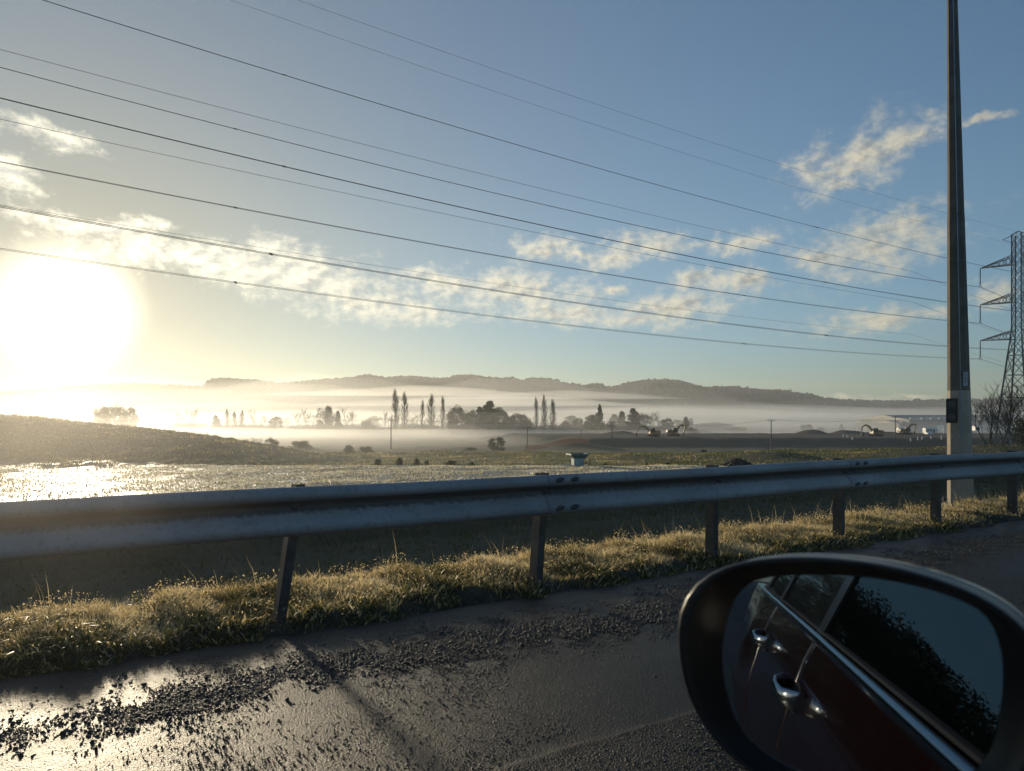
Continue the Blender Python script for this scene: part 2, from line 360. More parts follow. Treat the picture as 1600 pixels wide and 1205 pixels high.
me = gridmesh('verge', T_, U_, fverge, M['earth']); roadobj('verge', me, kind='structure')
# ================================================================ grasses
def leaf_crown(pts, size, seed):
    """pts (n,3) leaf centres -> mesh arrays of small bent leaf clumps"""
    n = len(pts); u = rng.normal(size=(n, 3)); u /= np.linalg.norm(u, axis=1)[:, None]; v = np.cross(u, rng.normal(size=(n, 3))); v /= np.linalg.norm(v, axis=1)[:, None]
    s = size*rng.uniform(.5, 1.4, (n, 1)); V = np.stack([pts-u*s, pts-v*s*.6, pts+u*s, pts+v*s*.6], 1).reshape(-1, 3)
    return V, (np.arange(n)[:, None]*4+np.arange(4)[None])
def blades(base, hgt, wid, bend, tone, az=None):
    n = len(base); az = rng.uniform(0, 6.283, n) if az is None else az
    ba = rng.uniform(0, 6.283, n)
    w = np.stack([np.cos(az), np.sin(az), 0*az], 1)*wid[:, None]*.5
    l = np.stack([np.cos(ba), np.sin(ba), 0*ba], 1)*(bend*hgt)[:, None]
    up = np.zeros((n, 3)); up[:, 2] = hgt
    m = base+up*.55+l*.35; tip = base+up*np.sqrt(np.clip(1-(.6*bend)**2, .1, 1))[:, None]+l
    V = np.stack([base-w, base+w, m+w*.8, m-w*.8, tip], 1).reshape(-1, 3)
    b = np.arange(n)[:, None]*5
    return V, [b+np.array([[0, 1, 2, 3]]), b+np.array([[3, 2, 4]])], np.repeat(tone, 5)
def TDtoXY(T, Dd): return DV.x*T+OV.x*Dd, DV.y*T+OV.y*Dd
M['verge_grass'] = blade_mat('verge_grass', [(0, (.035, .06, .012)), (.35, (.13, .125, .035)), (.6, (.56, .40, .16)), (1, (.86, .70, .40))], .62, .45, .5)
M['field_grass'] = blade_mat('field_grass', [(0, (.08, .09, .05)), (.4, (.38, .32, .17)), (.65, (.80, .68, .42)), (1, (.95, .88, .66))], .6, .3, .8)
def verge_grass():
    n = 150000
    T = np.concatenate([rng.uniform(-2.5, 9, int(n*.7)), rng.uniform(9, 34, n-int(n*.7))])
    q = rng.beta(1.1, 1.0, n); e = edge(T); Dd = (e-.03)*(1-q)+(5.75+.08*fbm(T, 0*T, 1.3, 2, 1))*q
    cl = fbm(T, Dd, .55, 3, 1); cl2 = fbm(T, Dd, 1.6, 2, 5)
    keep = (rng.uniform(size=n) < .25+.6*sstep(q, .02, .3)+.3*sstep(cl, -.3, .8)); T, Dd, q, cl, cl2 = T[keep], Dd[keep], q[keep], cl[keep], cl2[keep]; n = len(T)
    X, Y = TDtoXY(T, Dd); Z = vergez(T, Dd)
    tall = .3+.7*sstep(q, .12, .62)
    h = (.030+.044*tall+.032*np.clip(cl, -.6, 1)*tall)*rng.uniform(.55, 1.35, n)
    tone = np.clip(.24+.56*sstep(q, .02, .30)+.40*cl2+rng.normal(0, .27, n), 0, 1)
    V, Fc, to = blades(np.stack([X, Y, Z-.01], 1), h, rng.uniform(.003, .0075, n)*(1+np.clip((T-8)/16, 0, 1.5)), rng.uniform(.2, 1.5, n), tone)
    tag(link('verge_grass', npmesh('verge_grass', V, Fc, M['verge_grass'], attr=to)), kind='stuff', label='dry golden and green grass along the guardrail foot', cat='grass')
    # broad-leaved weeds and clover low at the road edge
    n = 44000; T = np.concatenate([rng.uniform(-2.5, 9, 32000), rng.uniform(9, 30, 12000)]); q = rng.beta(.9, 1.7, n); Dd = edge(T)*(1-q)+6.0*q-.02
    keep = fbm(T, Dd, .8, 3, 7) > -.25; T, Dd, q = T[keep], Dd[keep], q[keep]; n = len(T)
    X, Y = TDtoXY(T, Dd); Z = vergez(T, Dd)
    V, Fc, to = blades(np.stack([X, Y, Z-.005], 1), rng.uniform(.02, .08, n), rng.uniform(.008, .018, n), rng.uniform(.5, 1.4, n), np.clip(.25+rng.normal(0, .16, n)+.5*(rng.uniform(size=n) < .2), 0, 1))
    tag(link('ground_cover', npmesh('ground_cover', V, Fc, M['verge_grass'], attr=to)), kind='stuff', label='low green clover and weeds at the broken road edge', cat='ground cover')
    n = 24000; T = np.concatenate([rng.uniform(-2.5, 9, 17000), rng.uniform(9, 26, 7000)]); q = rng.beta(1.6, 1.0, n); Dd = edge(T)*(1-q)+5.75*q
    k = fbm(T, Dd, .9, 3, 2) > -.2; T, Dd = T[k], Dd[k]; n = len(T); X, Y = TDtoXY(T, Dd); Z = vergez(T, Dd)+rng.uniform(.04, .14, n)
    V, Fc = leaf_crown(np.stack([X, Y, Z], 1), .0065, 1)
    tag(link('seed_heads', npmesh('seed_heads', V, Fc, M['verge_grass'], attr=np.repeat(rng.uniform(.7, 1, n), 4))), kind='stuff', label='pale dewy seed heads scattered through the verge grass', cat='grass')
    # seed stalks
    mb = []; n = 420; T = rng.uniform(-2, 22, n); Dd = rng.uniform(4.9, 6.3, n)
    T[:120] = rng.uniform(4.5, 9.5, 120); X, Y = TDtoXY(T, Dd); Z = vergez(T, Dd)
    V, Fc, to = blades(np.stack([X, Y, Z], 1), rng.uniform(.14, .36, n), rng.uniform(.002, .004, n), rng.uniform(.05, .55, n), np.full(n, .85))
    heads = np.stack([X, Y, Z], 1)
    o = tag(link('seed_stalks', npmesh('seed_stalks', V, Fc, M['verge_grass'], attr=to)), kind='stuff', label='thin tall seed stalks rising above the verge grass', cat='grass')
verge_grass()
def ditch_grass():
    n = 60000; T = rng.uniform(-14, 60, n); Dd = rng.uniform(5.7, 19.6, n); X, Y = TDtoXY(T, Dd); Z = height(X, Y)
    k = (X/np.maximum(Y, .1) > -.85) & (X/np.maximum(Y, .1) < .8) & (Y > 2); X, Y, Z, T, Dd = X[k], Y[k], Z[k], T[k], Dd[k]; n = len(X)
    cl = fbm(X, Y, 2.2, 3, 2)
    V, Fc, to = blades(np.stack([X, Y, Z-.02], 1), (.10+.07*np.clip(cl, -.5, 1)+.16*(Dd > 17))*rng.uniform(.6, 1.3, n), rng.uniform(.012, .03, n), rng.uniform(.2, .9, n), np.clip(.1+.12*cl+rng.normal(0, .1, n), 0, 1))
    tag(link('ditch_grass', npmesh('ditch_grass', V, Fc, M['verge_grass'], attr=to)), kind='stuff', label='damp green grass in the shaded ditch behind the guardrail', cat='grass')
ditch_grass()
def field_grass():
    n = 120000; Y = 34.6-17*rng.beta(1.0, 1.3, n); X = Y*rng.uniform(-.80, .55, n); D = X*OV.x+Y*OV.y
    cl = fbm(X, Y, 3.2, 3, 3)+.6*fbm(X*.3, Y, 2.0, 3, 8)
    k = (D > 19.0) & (cl > rng.uniform(-1.4, .1, n)); X, Y, cl = X[k], Y[k], cl[k]; n = len(X); Z = height(X, Y)
    V, Fc, to = blades(np.stack([X, Y, Z-.01], 1), rng.uniform(.025, .075, n), rng.uniform(.014, .035, n), rng.uniform(.3, 1.2, n), np.clip(.62+.2*cl+rng.normal(0, .25, n), 0, 1))
    tag(link('field_grass', npmesh('field_grass', V, Fc, M['field_grass'], attr=to)), kind='stuff', label='dewy low grass glittering on the gravel field', cat='grass')
field_grass()
def mound_grass():
    n = 60000; X = rng.uniform(-48, -5, n); Y = rng.uniform(32, 54, n); Z = height(X, Y); zf = -.95
    k = (Z > zf+.12) & (X/Y > -.85); X, Y, Z = X[k], Y[k], Z[k]; n = len(X)
    h = (.10+.10*np.clip(fbm(X, Y, 2, 3, 6), -.6, 1))*rng.uniform(.5, 1.5, n)*(1+1.0*(np.abs(Y-50) < 1.5)*(rng.uniform(size=n) < .10))
    V, Fc, to = blades(np.stack([X, Y, Z-.03], 1), h, rng.uniform(.02, .05, n), rng.uniform(.2, .9, n), np.clip(.36+.2*fbm(X, Y, 3, 2, 4)+rng.normal(0, .15, n), 0, 1))
    tag(link('mound_grass', npmesh('mound_grass', V, Fc, M['verge_grass'], attr=to)), kind='stuff', label='rough grass and weeds over the earth mound', cat='grass')
mound_grass()
def meadow_grass():
    n = 90000; Y = rng.uniform(35.5, 110, n); X = Y*rng.uniform(-.5, .78, n); Z = height(X, Y); k = (X > -14) | (Z < -.9)
    X, Y, Z = X[k], Y[k], Z[k]; n = len(X); s = Y/45
    V, Fc, to = blades(np.stack([X, Y, Z-.03], 1), rng.uniform(.05, .14, n)*s**.5, rng.uniform(.03, .07, n)*s, rng.uniform(.2, .9, n), np.clip(.25+.2*fbm(X, Y, 9, 3, 4)+rng.normal(0, .12, n), 0, 1))
    tag(link('meadow_grass', npmesh('meadow_grass', V, Fc, M['verge_grass'], attr=to)), kind='stuff', label='pale green meadow grass beyond the gravel field', cat='grass')
meadow_grass()
# loose gravel on the road
ICO = None
def ico():
    p = (1+5**.5)/2; v = np.array([(-1,p,0),(1,p,0),(-1,-p,0),(1,-p,0),(0,-1,p),(0,1,p),(0,-1,-p),(0,1,-p),(p,0,-1),(p,0,1),(-p,0,-1),(-p,0,1)], float); v /= np.linalg.norm(v[0])
    f = np.array([(0,11,5),(0,5,1),(0,1,7),(0,7,10),(0,10,11),(1,5,9),(5,11,4),(11,10,2),(10,7,6),(7,1,8),(3,9,4),(3,4,2),(3,2,6),(3,6,8),(3,8,9),(4,9,5),(2,4,11),(6,2,10),(8,6,7),(9,8,1)])
    return v, f
IV, IF = ico()
def stones(pos, size, flat=.6):
    n = len(pos); sc = size[:, None, None]*np.stack([rng.uniform(.6, 1.3, n), rng.uniform(.6, 1.3, n), rng.uniform(.4, .9, n)*flat/.6], 1)[:, None, :]
    v = IV[None]*rng.uniform(.72, 1.2, (n, 12, 1)); a = rng.uniform(0, 6.28, n); c, s = np.cos(a)[:, None], np.sin(a)[:, None]
    v = v*sc; x = v[..., 0]*c-v[..., 1]*s; y = v[..., 0]*s+v[..., 1]*c; V = np.stack([x, y, v[..., 2]], -1)+pos[:, None]
    return V.reshape(-1, 3), (IF[None]+np.arange(n)[:, None, None]*12).reshape(-1, 3)
M['gravel'] = pmat('wet_chip', (.020, .019, .018), .5, 0, .5, 70, col2=(.085, .078, .068), spec=.4)
def gravel():
    n = 105000; T = rng.uniform(-1.2, 9.5, n); c = 3.66+.10*fbm(T, 0*T, 3.0, 2, 2); w = .20+.06*fbm(T, 0*T, 1.2, 2, 5)
    Dd = c+rng.normal(0, 1, n)*w; cl = fbm(T, Dd, .35, 3, 3); k = cl+1.2*np.exp(-((Dd-c)/w)**2) > rng.uniform(-.2, 1.1, n); T, Dd = T[k], Dd[k]
    m = 2600; T = np.append(T, rng.uniform(-1.5, 14, m)); Dd = np.append(Dd, rng.uniform(1.2, 4.4, m))
    m = 16000; t2 = rng.uniform(8, 22, m); T = np.append(T, t2); Dd = np.append(Dd, 3.5+rng.normal(0, .28, m))
    X, Y = TDtoXY(T, Dd); n = len(T); sz = (rng.gamma(3.0, .0010, n)+.0006).clip(.0018, .015)
    V, Fc = stones(np.stack([X, Y, sz*.35+.001], 1), sz)
    tag(link('gravel', npmesh('gravel', V, Fc, M['gravel'])), kind='stuff', label='loose wet stone chips strewn along the road shoulder', cat='gravel')
gravel()
def seal_chips():
    n = 100000; T = rng.uniform(-1.6, 7.5, n); Dd = rng.uniform(.5, 4.25, n)
    k = (fbm(T, Dd, .8, 3, 4) > rng.uniform(-1.3, .9, n)) | (Dd < 2.27); T, Dd = T[k], Dd[k]; n = len(T); X, Y = TDtoXY(T, Dd)
    sz = rng.uniform(.0022, .0052, n)*np.where(Dd < 2.27, 1.15, 1.); V, Fc = stones(np.stack([X, Y, sz*.05+np.where(Dd < 2.27, .004, .0)], 1), sz)
    tag(link('seal_chips', npmesh('seal_chips', V, Fc, M['chips'])), kind='stuff', label='fine stone chips bedded in the wet dark road seal', cat='gravel')
M['chips'] = pmat('bedded_chip', (.014, .0145, .016), .42, 0, .5, 90, col2=(.050, .048, .046), spec=.4)
seal_chips()
# ================================================================ guardrail
RT = empty('guardrail', RD(4.4, 4.6, 0)); tag(RT, 'long galvanised steel guardrail with two ribs running beside the road on steel posts', 'guardrail')
RT_inv = -RT.location
prof = [(.016, .153), (.045, .150), (.070, .140), (.082, .120), (.083, .100), (.074, .082), (.040, .058), (.008, .042), (0, .030), (.003, .016), (.030, -.012), (.058, -.042), (.076, -.068), (.083, -.092), (.082, -.112), (.070, -.132), (.045, -.147), (.016, -.153)]
def railpt(t, p, zz, off=0.): return RD(t, 4.545-p-off, .721+zz)
T0, DT = 1.242, 1.905
def railwob(t): return .004*math.sin(t*.9+1)+.003*math.sin(t*2.3)
def beam(k):
    a, b = T0+k*DT-.02, T0+(k+2)*DT+.30; mb = MB(); loops = []
    N = 14
    for i in range(N+1):
        t = a+(b-a)*i/N; off = .007 if i < 2 else 0.
        wob = railwob(t)
        fr = [railpt(t, p, q+wob, off) for p, q in prof]; bk = [railpt(t, p-.003, q+wob, off) for p, q in prof[::-1]]
        loops.append([v+RT_inv for v in fr+bk])
    mb.loft(loops); o = mb.obj('beam', M['rail'], RT, smooth=False)
    n = len(prof)
    sm = [False]*len(o.data.polygons)
    for f in o.data.polygons: sm[f.index] = len(f.vertices) == 4
    o.data.polygons.foreach_set('use_smooth', sm)
    # splice bolts and slots
    for (dt, zz, p) in ((.10, .118, .081), (.10, -.095, .083), (.24, .118, .081), (.24, -.095, .083), (.17, .030, .001)):
        for s in ((0,) if k >= -3 else ()):
            c = railpt(a+dt, p, zz, .006)+RT_inv; m2 = MB()
            q = [c+DV*(.040*math.cos(u))+ZV*(.019*math.sin(u)+.006*math.cos(u)) for u in np.linspace(0, 6.283, 9)[:-1]]
            m2.loft([q, [v-OV*.009 for v in q], [c+(v-c)*.55-OV*.015 for v in q]]); m2.obj('bolt', M['bolt'], o)
def rail_mat():
    m = bpy.data.materials.new('guardrail_zinc'); m.use_nodes = True; t = m.node_tree; t.nodes.clear(); q = G(t)
    co = q.n('ShaderNodeTexCoord').outputs['Object']; sp = q.n('ShaderNodeSeparateXYZ', {0: co}); z = sp.outputs[2]
    n1 = q.noise(co, 1.2, 5, .6); n2 = q.noise(q.n('ShaderNodeMapping', {0: co, 3: (14, 14, 1.2)}).outputs[0], 2.2, 5, .7); n3 = q.noise(co, 30, 4, .7)
    c = q.mix(q.ss(n1, .3, .7), (.30, .30, .30), (.21, .21, .212))
    # grime plus painted shade under the upper rib, streaky along its lower edge
    gr = q.m('MULTIPLY', q.ss(q.m('ADD', z, q.m('MULTIPLY', n2, .07)), .735, .768), q.ss(z, .810, .785))
    c = q.mix(q.m('MULTIPLY', gr, .9), c, (.035, .032, .028)); c = q.mix(q.m('MULTIPLY', q.ss(n3, .52, .72), .55), c, (.10, .09, .075))
    b = q.n('ShaderNodeBsdfPrincipled', {'Base Color': c, 'Metallic': q.m('SUBTRACT', .25, q.m('MULTIPLY', gr, .25)), 'Roughness': q.m('ADD', .62, q.m('MULTIPLY', n1, .2))})
    bn = q.n('ShaderNodeBump', {'Height': n3, 'Strength': .12, 'Distance': .004}); t.links.new(bn.outputs[0], b.inputs['Normal'])
    q.n('ShaderNodeOutputMaterial', {0: b.outputs[0]}); return m
M['rail'] = rail_mat()
for k in range(-5, 27, 2): beam(k)
LEAN = {-2: .16, -1: .20, 0: .145, 1: .075, 2: .02, 3: 0.}
for k in range(-3, 26):
    t = T0+k*DT; zg = float(vergez(np.array([t]), np.array([4.62]))[0])-.12; zt = .885+railwob(t)
    ln = LEAN.get(k, 0.)
    mb = MB(); sec = [(-.030, 0), (-.030, .10), (-.022, .10), (-.022, .013), (.022, .013), (.022, .10), (.030, .10), (.030, 0)]
    L = []
    for zz in (zg, zt):
        sh = ln*(zz-.07); L.append([RD(t+u+sh-ln*.45, 4.565+v, zz)+RT_inv for u, v in sec])
    # channel section: two flanges and a web
    mb.loft(L, cap=False)
    for zi in (0, 1):
        q = L[zi]; mb.add(q, [(0, 1, 2, 3), (0, 3, 4, 7), (4, 5, 6, 7)])
    po = mb.obj('post', M['post'], RT)
    m2 = MB(); m2.box(RD(t+ln*.3, 4.557, .721)+RT_inv, (.035, .0115, .10), (DV, OV, ZV)); m2.obj('blockout', M['post'], po)
    if k % 2 == 0 or True:
        c = RD(t+.01, 4.541, .751+railwob(t))+RT_inv; m3 = MB()
        q = [c+DV*(.036*math.cos(u))+ZV*(.028*math.sin(u)-.008*math.cos(u)) for u in np.linspace(0, 6.283, 9)[:-1]]
        m3.loft([q, [v-OV*.010 for v in q], [c+(v-c)*.5-OV*.017 for v in q]]); m3.obj('bolt', M['bolt'], po)
# ================================================================ roadside pole
PB = Vector((7.01, 11.3, 0)); PB.z = -.03
pole = empty('utility_pole', PB); tag(pole, 'tall tapered eight-sided concrete pole standing just behind the guardrail at right', 'utility pole')
def poler(z): return .182-.0138*z
def polecx(z): return -.0165*z
AX = [math.radians(a+12) for a in range(0, 360, 45)]
def polering(z, k=1.): return [Vector((polecx(z)+poler(z)*k*math.cos(a), poler(z)*k*math.sin(a), z)) for a in AX]
mb = MB(); mb.loft([polering(z) for z in (-.2, .5, 1.775)]); mb.obj('lower_shaft', M['concrete'], pole)
mb = MB(); mb.loft([polering(z, .985) for z in (1.775, 4.5)]); mb.obj('middle_shaft', M['weathered'], pole)
mb = MB(); mb.loft([polering(z, .96) for z in (4.5, 8.0, 11.2)]); mb.obj('upper_shaft', M['weathered'], pole)
mb = MB(); va = math.atan2(-11.3, -7.0)
for (z0, z1) in ((1.0, 4.5), (4.52, 11.)):
    mb.tube([(polecx(z)+poler(z)*.96*math.cos(va+.15), poler(z)*.96*math.sin(va+.15), z) for z in (z0, z1)], .008, 5)
mb.obj('earth_strip', M['galv'], pole)
mb = MB()
for a in range(8):
    c = Vector((.26*math.cos(a*.785), .26*math.sin(a*.785), .03)); mb.tube([c+Vector((0, 0, -.1)), c+Vector((0, 0, .09))], .017, 6); mb.tube([c+Vector((0, 0, .03)), c+Vector((0, 0, .06))], .032, 6)
mb.box((0, 0, .012), (.30, .30, .012)); mb.obj('base_plate', M['bolt'], pole)
# marker plate with two round reflectors, facing the traffic
vd = Vector((-7.0, -11.3, 0)).normalized(); sd = Vector((vd.y*-1, vd.x, 0)); sd = Vector((.85, -.53, 0)).normalized()
fc = Vector((polecx(1.45), 0, 0))+vd*(poler(1.45)+.015)+sd*(-.095); fc.z = 1.46
mb = MB(); mb.box(fc, (.078, .006, .19), (sd, vd, ZV)); mp = mb.obj('marker_plate', M['plate'], pole)
for dz in (.10, -.10):
    c = fc+vd*.007+ZV*dz; q = [c+sd*(.052*math.cos(u))+ZV*(.052*math.sin(u)) for u in np.linspace(0, 6.283, 25)[:-1]]
    mb = MB(); mb.loft([q, [v+vd*.006 for v in q], [c+(v-c)*.8+vd*.009 for v in q]]); mb.obj('reflector', M['reflector'], mp)
# small number tag
fa = math.atan2(vd.y, vd.x)+.62; nd_ = Vector((math.cos(fa), math.sin(fa), 0)); sx = Vector((-nd_.y, nd_.x, 0)); sx = sx if sx.x > 0 else -sx
tc = Vector((polecx(2.0), 0, 0))+nd_*(poler(2.0)*.985+.004); tc.z = 1.95
mb = MB(); mb.box(tc, (.032, .003, .105), (sx, nd_, ZV)); tgp = mb.obj('number_tag', M['tagwhite'], pole)
for i, ch in enumerate('LA7'):
    cu = bpy.data.curves.new('t', 'FONT'); cu.body = ch; cu.size = .072; cu.align_x = 'CENTER'; cu.align_y = 'CENTER'; cu.extrude = .001
    tmp = bpy.data.objects.new('t', cu); C.objects.link(tmp); dg = bpy.context.evaluated_depsgraph_get(); me = bpy.data.meshes.new_from_object(tmp.evaluated_get(dg)); bpy.data.objects.remove(tmp)
    me.materials.clear(); me.materials.append(M['plate']); o = link('tag_letter', me, tgp)
    R = Matrix((sx, ZV, nd_)).transposed().to_4x4(); o.matrix_local = Matrix.Translation(tc+nd_*.0045+ZV*(.064-.064*i)) @ R
# ================================================================ transmission line
TT, TD = 151.9, 64.1
def lattice_tower(name, t, D, label):
    base = RD(t, D, 0); zb = gz(base.x, base.y)-.2; base.z = zb
    root = empty(name, base, math.atan2(DV.y, DV.x)); tag(root, label, 'pylon', 'lattice pylons carrying the high-voltage line')
    lev = [(0, 2.9), (5, 2.45), (9.5, 2.02), (13.3, 1.62), (16.6, 1.26), (19.2, .98), (21.4, .80)]
    z = 21.4
    while z < 36.6-.1: z += 1.55; lev.append((z, .80))
    lev = [(a*(35.5-zb)/36.6, b) for a, b in lev]; top = lev[-1][0]; mb = MB()
    for sx in (-1, 1):
        for sy in (-1, 1):
            mb.tube([(sx*w, sy*w, z) for z, w in lev], [.16 if z < 20 else .11 for z, w in lev], 4)
    mb.obj('leg_frame', M['lattice'], root); mb = MB()
    for (z0, w0), (z1, w1) in zip(lev[:-1], lev[1:]):
        for i in range(4):
            c = [(-1, -1), (1, -1), (1, 1), (-1, 1)]; a, b = c[i], c[(i+1) % 4]; r = .07 if z0 < 20 else .055
            mb.tube([(a[0]*w0, a[1]*w0, z0), (b[0]*w1, b[1]*w1, z1)], r, 4); mb.tube([(b[0]*w0, b[1]*w0, z0), (a[0]*w1, a[1]*w1, z1)], r, 4)
            if z0 > 1: mb.tube([(a[0]*w0, a[1]*w0, z0), (b[0]*w0, b[1]*w0, z0)], r, 4)
            if z0 < 18:
                am = ((a[0]*w0+a[0]*w1)/2, (a[1]*w0+a[1]*w1)/2, (z0+z1)/2); bm = ((b[0]*w0+b[0]*w1)/2, (b[1]*w0+b[1]*w1)/2, (z0+z1)/2)
                mb.tube([am, bm], .035, 4)
    mb.obj('bracing', M['lattice'], root)
    for s in (-1, 1):
        mb = MB(); mb.tube([(0, s*1.0, top), (0, s*2.6, top-.5)], .06, 4); mb.tube([(0, s*.8, top-1.6), (0, s*2.6, top-.5)], .05, 4); mb.tube([(0, 0, top+.6), (0, s*1., top)], .06, 4)
        for q in ((.8, .8), (-.8, .8), (.8, -.8), (-.8, -.8)): mb.tube([(q[0], q[1], top), (0, 0, top+.6)], .06, 4)
        mb.obj('earth_wire_bracket', M['lattice'], root)
        for za in (30.6, 23.5, 16.55):
            zt = za+CAMZ-1.3-zb; L = 6.6; mb = MB(); tip = Vector((0, s*L, zt))
            up = [Vector((q, s*.8, zt+1.35)) for q in (-.8, .8)]; lo = [Vector((q, s*.8, zt-.25)) for q in (-.8, .8)]
            for p in up+lo: mb.tube([p, tip], .10, 4)
            N = 5
            for i in range(N):
                a, b = i/N, (i+.5)/N
                for j in (0, 1):
                    mb.tube([lo[j].lerp(tip, a), up[j].lerp(tip, b)], .055, 4); mb.tube([up[j].lerp(tip, b), lo[j].lerp(tip, (i+1)/N)], .055, 4)
                mb.tube([lo[0].lerp(tip, a), lo[1].lerp(tip, b)], .055, 4); mb.tube([up[0].lerp(tip, a), up[1].lerp(tip, b)], .055, 4)
            ar = mb.obj('cross_arm', M['lattice'], root); m2 = MB()
            n = 22; pts = [tip+Vector((0, 0, -.2-3.0*i/n)) for i in range(n+1)]; m2.tube(pts, [.05 if i % 2 else .13 for i in range(n+1)], 6)
            m2.tube([tip, tip+Vector((0, 0, -.25))], .04, 4); m2.tube([tip+Vector((-.45, 0, -3.6)), tip+Vector((-.2, 0, -3.25)), tip+Vector((.2, 0, -3.25)), tip+Vector((.45, 0, -3.6))], .05, 4)
            m2.obj('insulator_string', M['insul'], ar)
    return root
tw1 = lattice_tower('lattice_tower', TT, TD, 'steel lattice pylon with three cross arms at the right edge of the picture')
tw2 = lattice_tower('lattice_tower', TT-300, TD, 'steel lattice pylon back along the road, seen only in the wing mirror')
tw2.location.z = gz(tw2.location.x, tw2.location.y)-.2
def wfit(D, obs, att=None):
    A, B, Wt = [], [], []
    for (px, py) in obs:
        v = Vector(((px-800)/F, 1, 0)); Y = D/v.dot(OV); A.append(v.dot(DV)*Y); B.append(CAMZ+(655-py)/F*Y); Wt.append(1)
    if att: A.append(att[0]); B.append(att[1]); Wt.append(2.5)
    return np.polyfit(np.array(A)-TT, B, 2, w=Wt)
def wire(label, D, obs, att, pair, r=.022, att2=None, spacers=(15, 80), group='conductors strung to the pylon'):
    c = wfit(D, obs, att); zf = lambda t: float(np.polyval(c, t-TT)); dz = lambda t: 2*c[0]*(t-TT)+c[1]
    ts = list(np.linspace(TT, -50, 120)); pts = [RD(t, D, zf(t)) for t in ts]
    z0, s0 = zf(-50), -dz(-50)*98; z1 = (att[1] if att else zf(TT))-.9
    for i in range(1, 21):
        u = i/20; h = (2*u**3-3*u**2+1)*z0+(u**3-2*u**2+u)*s0+(-2*u**3+3*u**2)*z1+(u**3-u**2)*18
        pts.append(RD(-50-98.*u, D, h))
    pts = pts[::-1]; zT = zf(TT)
    for i in range(1, 40): t = TT+300*i/39; pts.append(RD(t, D, zT-(i/39)*(1-i/39)*4*9))
    rt = empty('overhead_wire', RD(TT, D, zT)); tag(rt, label, 'power line', group)
    off = [(-.2, -.09), (.2, .09)] if pair else [(0, 0)]
    for (do, dzz) in off:
        mb = MB(); mb.tube([p-rt.location+OV*do+ZV*dzz for p in pts], r, 4); mb.obj('conductor', M['wire'], rt)
    if pair:
        for ts_ in spacers:
            mb = MB(); p = RD(ts_, D, zf(ts_))-rt.location; mb.tube([p+OV*-.2+ZV*-.09, p+OV*.2+ZV*.09], .045, 5)
            for (do, dzz) in off: mb.tube([p+OV*do+ZV*dzz-DV*.12, p+OV*do+ZV*dzz+DV*.12], .05, 5)
            mb.obj('spacer', M['wire'], rt)
DN, DF = TD-6.6, TD+6.6
zi = lambda z: z+CAMZ-1.3-3.6
gw = 'overhead wires crossing the sky'
wire('thin earth wire, topmost of all the wires in the sky', TD-2.6, [(465, 0), (600, 48)], (TT, 35.0), False, .012, group=gw)
wire('thin earth wire, second from the top of the sky', TD+2.6, [(360, 0), (600, 84)], (TT, 35.0), False, .012, group=gw)
wire('twin conductor reaching the upper picture edge at left, highest of the thick wires', DN, [(65, 0), (600, 164), (1200, 336), (1478, 403)], None, True, group=gw, spacers=(15, 82))
wire('single wire just under the highest twin conductor', 84, [(0, 78), (600, 232.6), (1200, 378), (1478, 434)], None, False, .024, group=gw)
wire('twin conductor hanging from the upper arm of the pylon', DF, [(0, 106), (600, 259), (1200, 395), (1478, 443)], (TT, zi(30.6)), True, group=gw, spacers=(14, 84))
wire('twin conductor between the upper arm wire and the middle single wire', DN, [(0, 153), (600, 297), (1200, 424.5), (1478, 472)], None, True, group=gw, spacers=(15, 84))
wire('single wire just below the middle twin conductor', 84, [(0, 186), (600, 315), (1200, 433), (1478, 480)], None, False, .024, group=gw)
wire('twin conductor hanging from the middle arm of the pylon', DF, [(0, 253), (600, 367.5), (1200, 467.6), (1478, 500)], (TT, zi(23.5)), True, .024, group=gw, spacers=(14, 84))
wire('faint single wire that drifts apart from the low twin conductor towards the right', 84, [(0, 320), (600, 417), (1200, 500), (1478, 527)], None, False, .018, group=gw)
wire('twin conductor second from the bottom, crossing above the sun', DN, [(0, 323), (600, 426), (1200, 514), (1478, 541)], None, True, .024, group=gw, spacers=(14, 84))
wire('lowest twin conductor crossing the sun and hanging from the lowest pylon arm', DF, [(0, 388), (600, 473.6), (1200, 541), (1478, 557)], (TT, zi(16.55)), True, .022, group=gw, spacers=(14, 84))
# ================================================================ local power poles and their wires
def lpole(px, ytop, Y, arms, label, r=.14):
    X = (px-800)/F*Y; zb = gz(X, Y)-.2; zt = CAMZ-(ytop-655)/F*Y; root = empty('power_pole', (X, Y, zb)); tag(root, label, 'power pole', 'timber poles of the local power line')
    mb = MB(); mb.tube([(0, 0, 0), (0, 0, zt-zb)], [r*1.25, r*.85], 7); mb.obj('shaft', M['polewood'], root)
    for k in range(arms):
        h = zt-zb-.3-1.0*k; m2 = MB(); m2.box((0, -.05, h), (1.15, .06, .06)); a = m2.obj('crossarm', M['polewood'], root)
        for u in (-1., -.45, .45, 1.):
            m3 = MB(); m3.tube([(u, -.05, h+.05), (u, -.05, h+.28)], [.03, .06], 5); m3.obj('insulator', M['insul'], a)
    return Vector((X, Y, zt-.05))
L = {}
L[0] = Vector(P(150, 658, 260)); 
L[1] = lpole(611, 655, 212, 1, 'slim dark pole standing alone right of the earth mound')
L[2] = lpole(824, 667, 225, 1, 'short pale pole behind the grassy ramp, between the round bush and the trough')
L[3] = lpole(908, 670, 200, 0, 'thin bare post just behind the concrete trough', .08)
L[4] = lpole(956, 659, 200, 2, 'pole with two crossarms in front of the excavators')
L[5] = lpole(1205, 656, 205, 1, 'pole with a single crossarm behind the low grassy mound')
L[6] = lpole(1399, 651, 244, 1, 'pole at the left end of the warehouse')
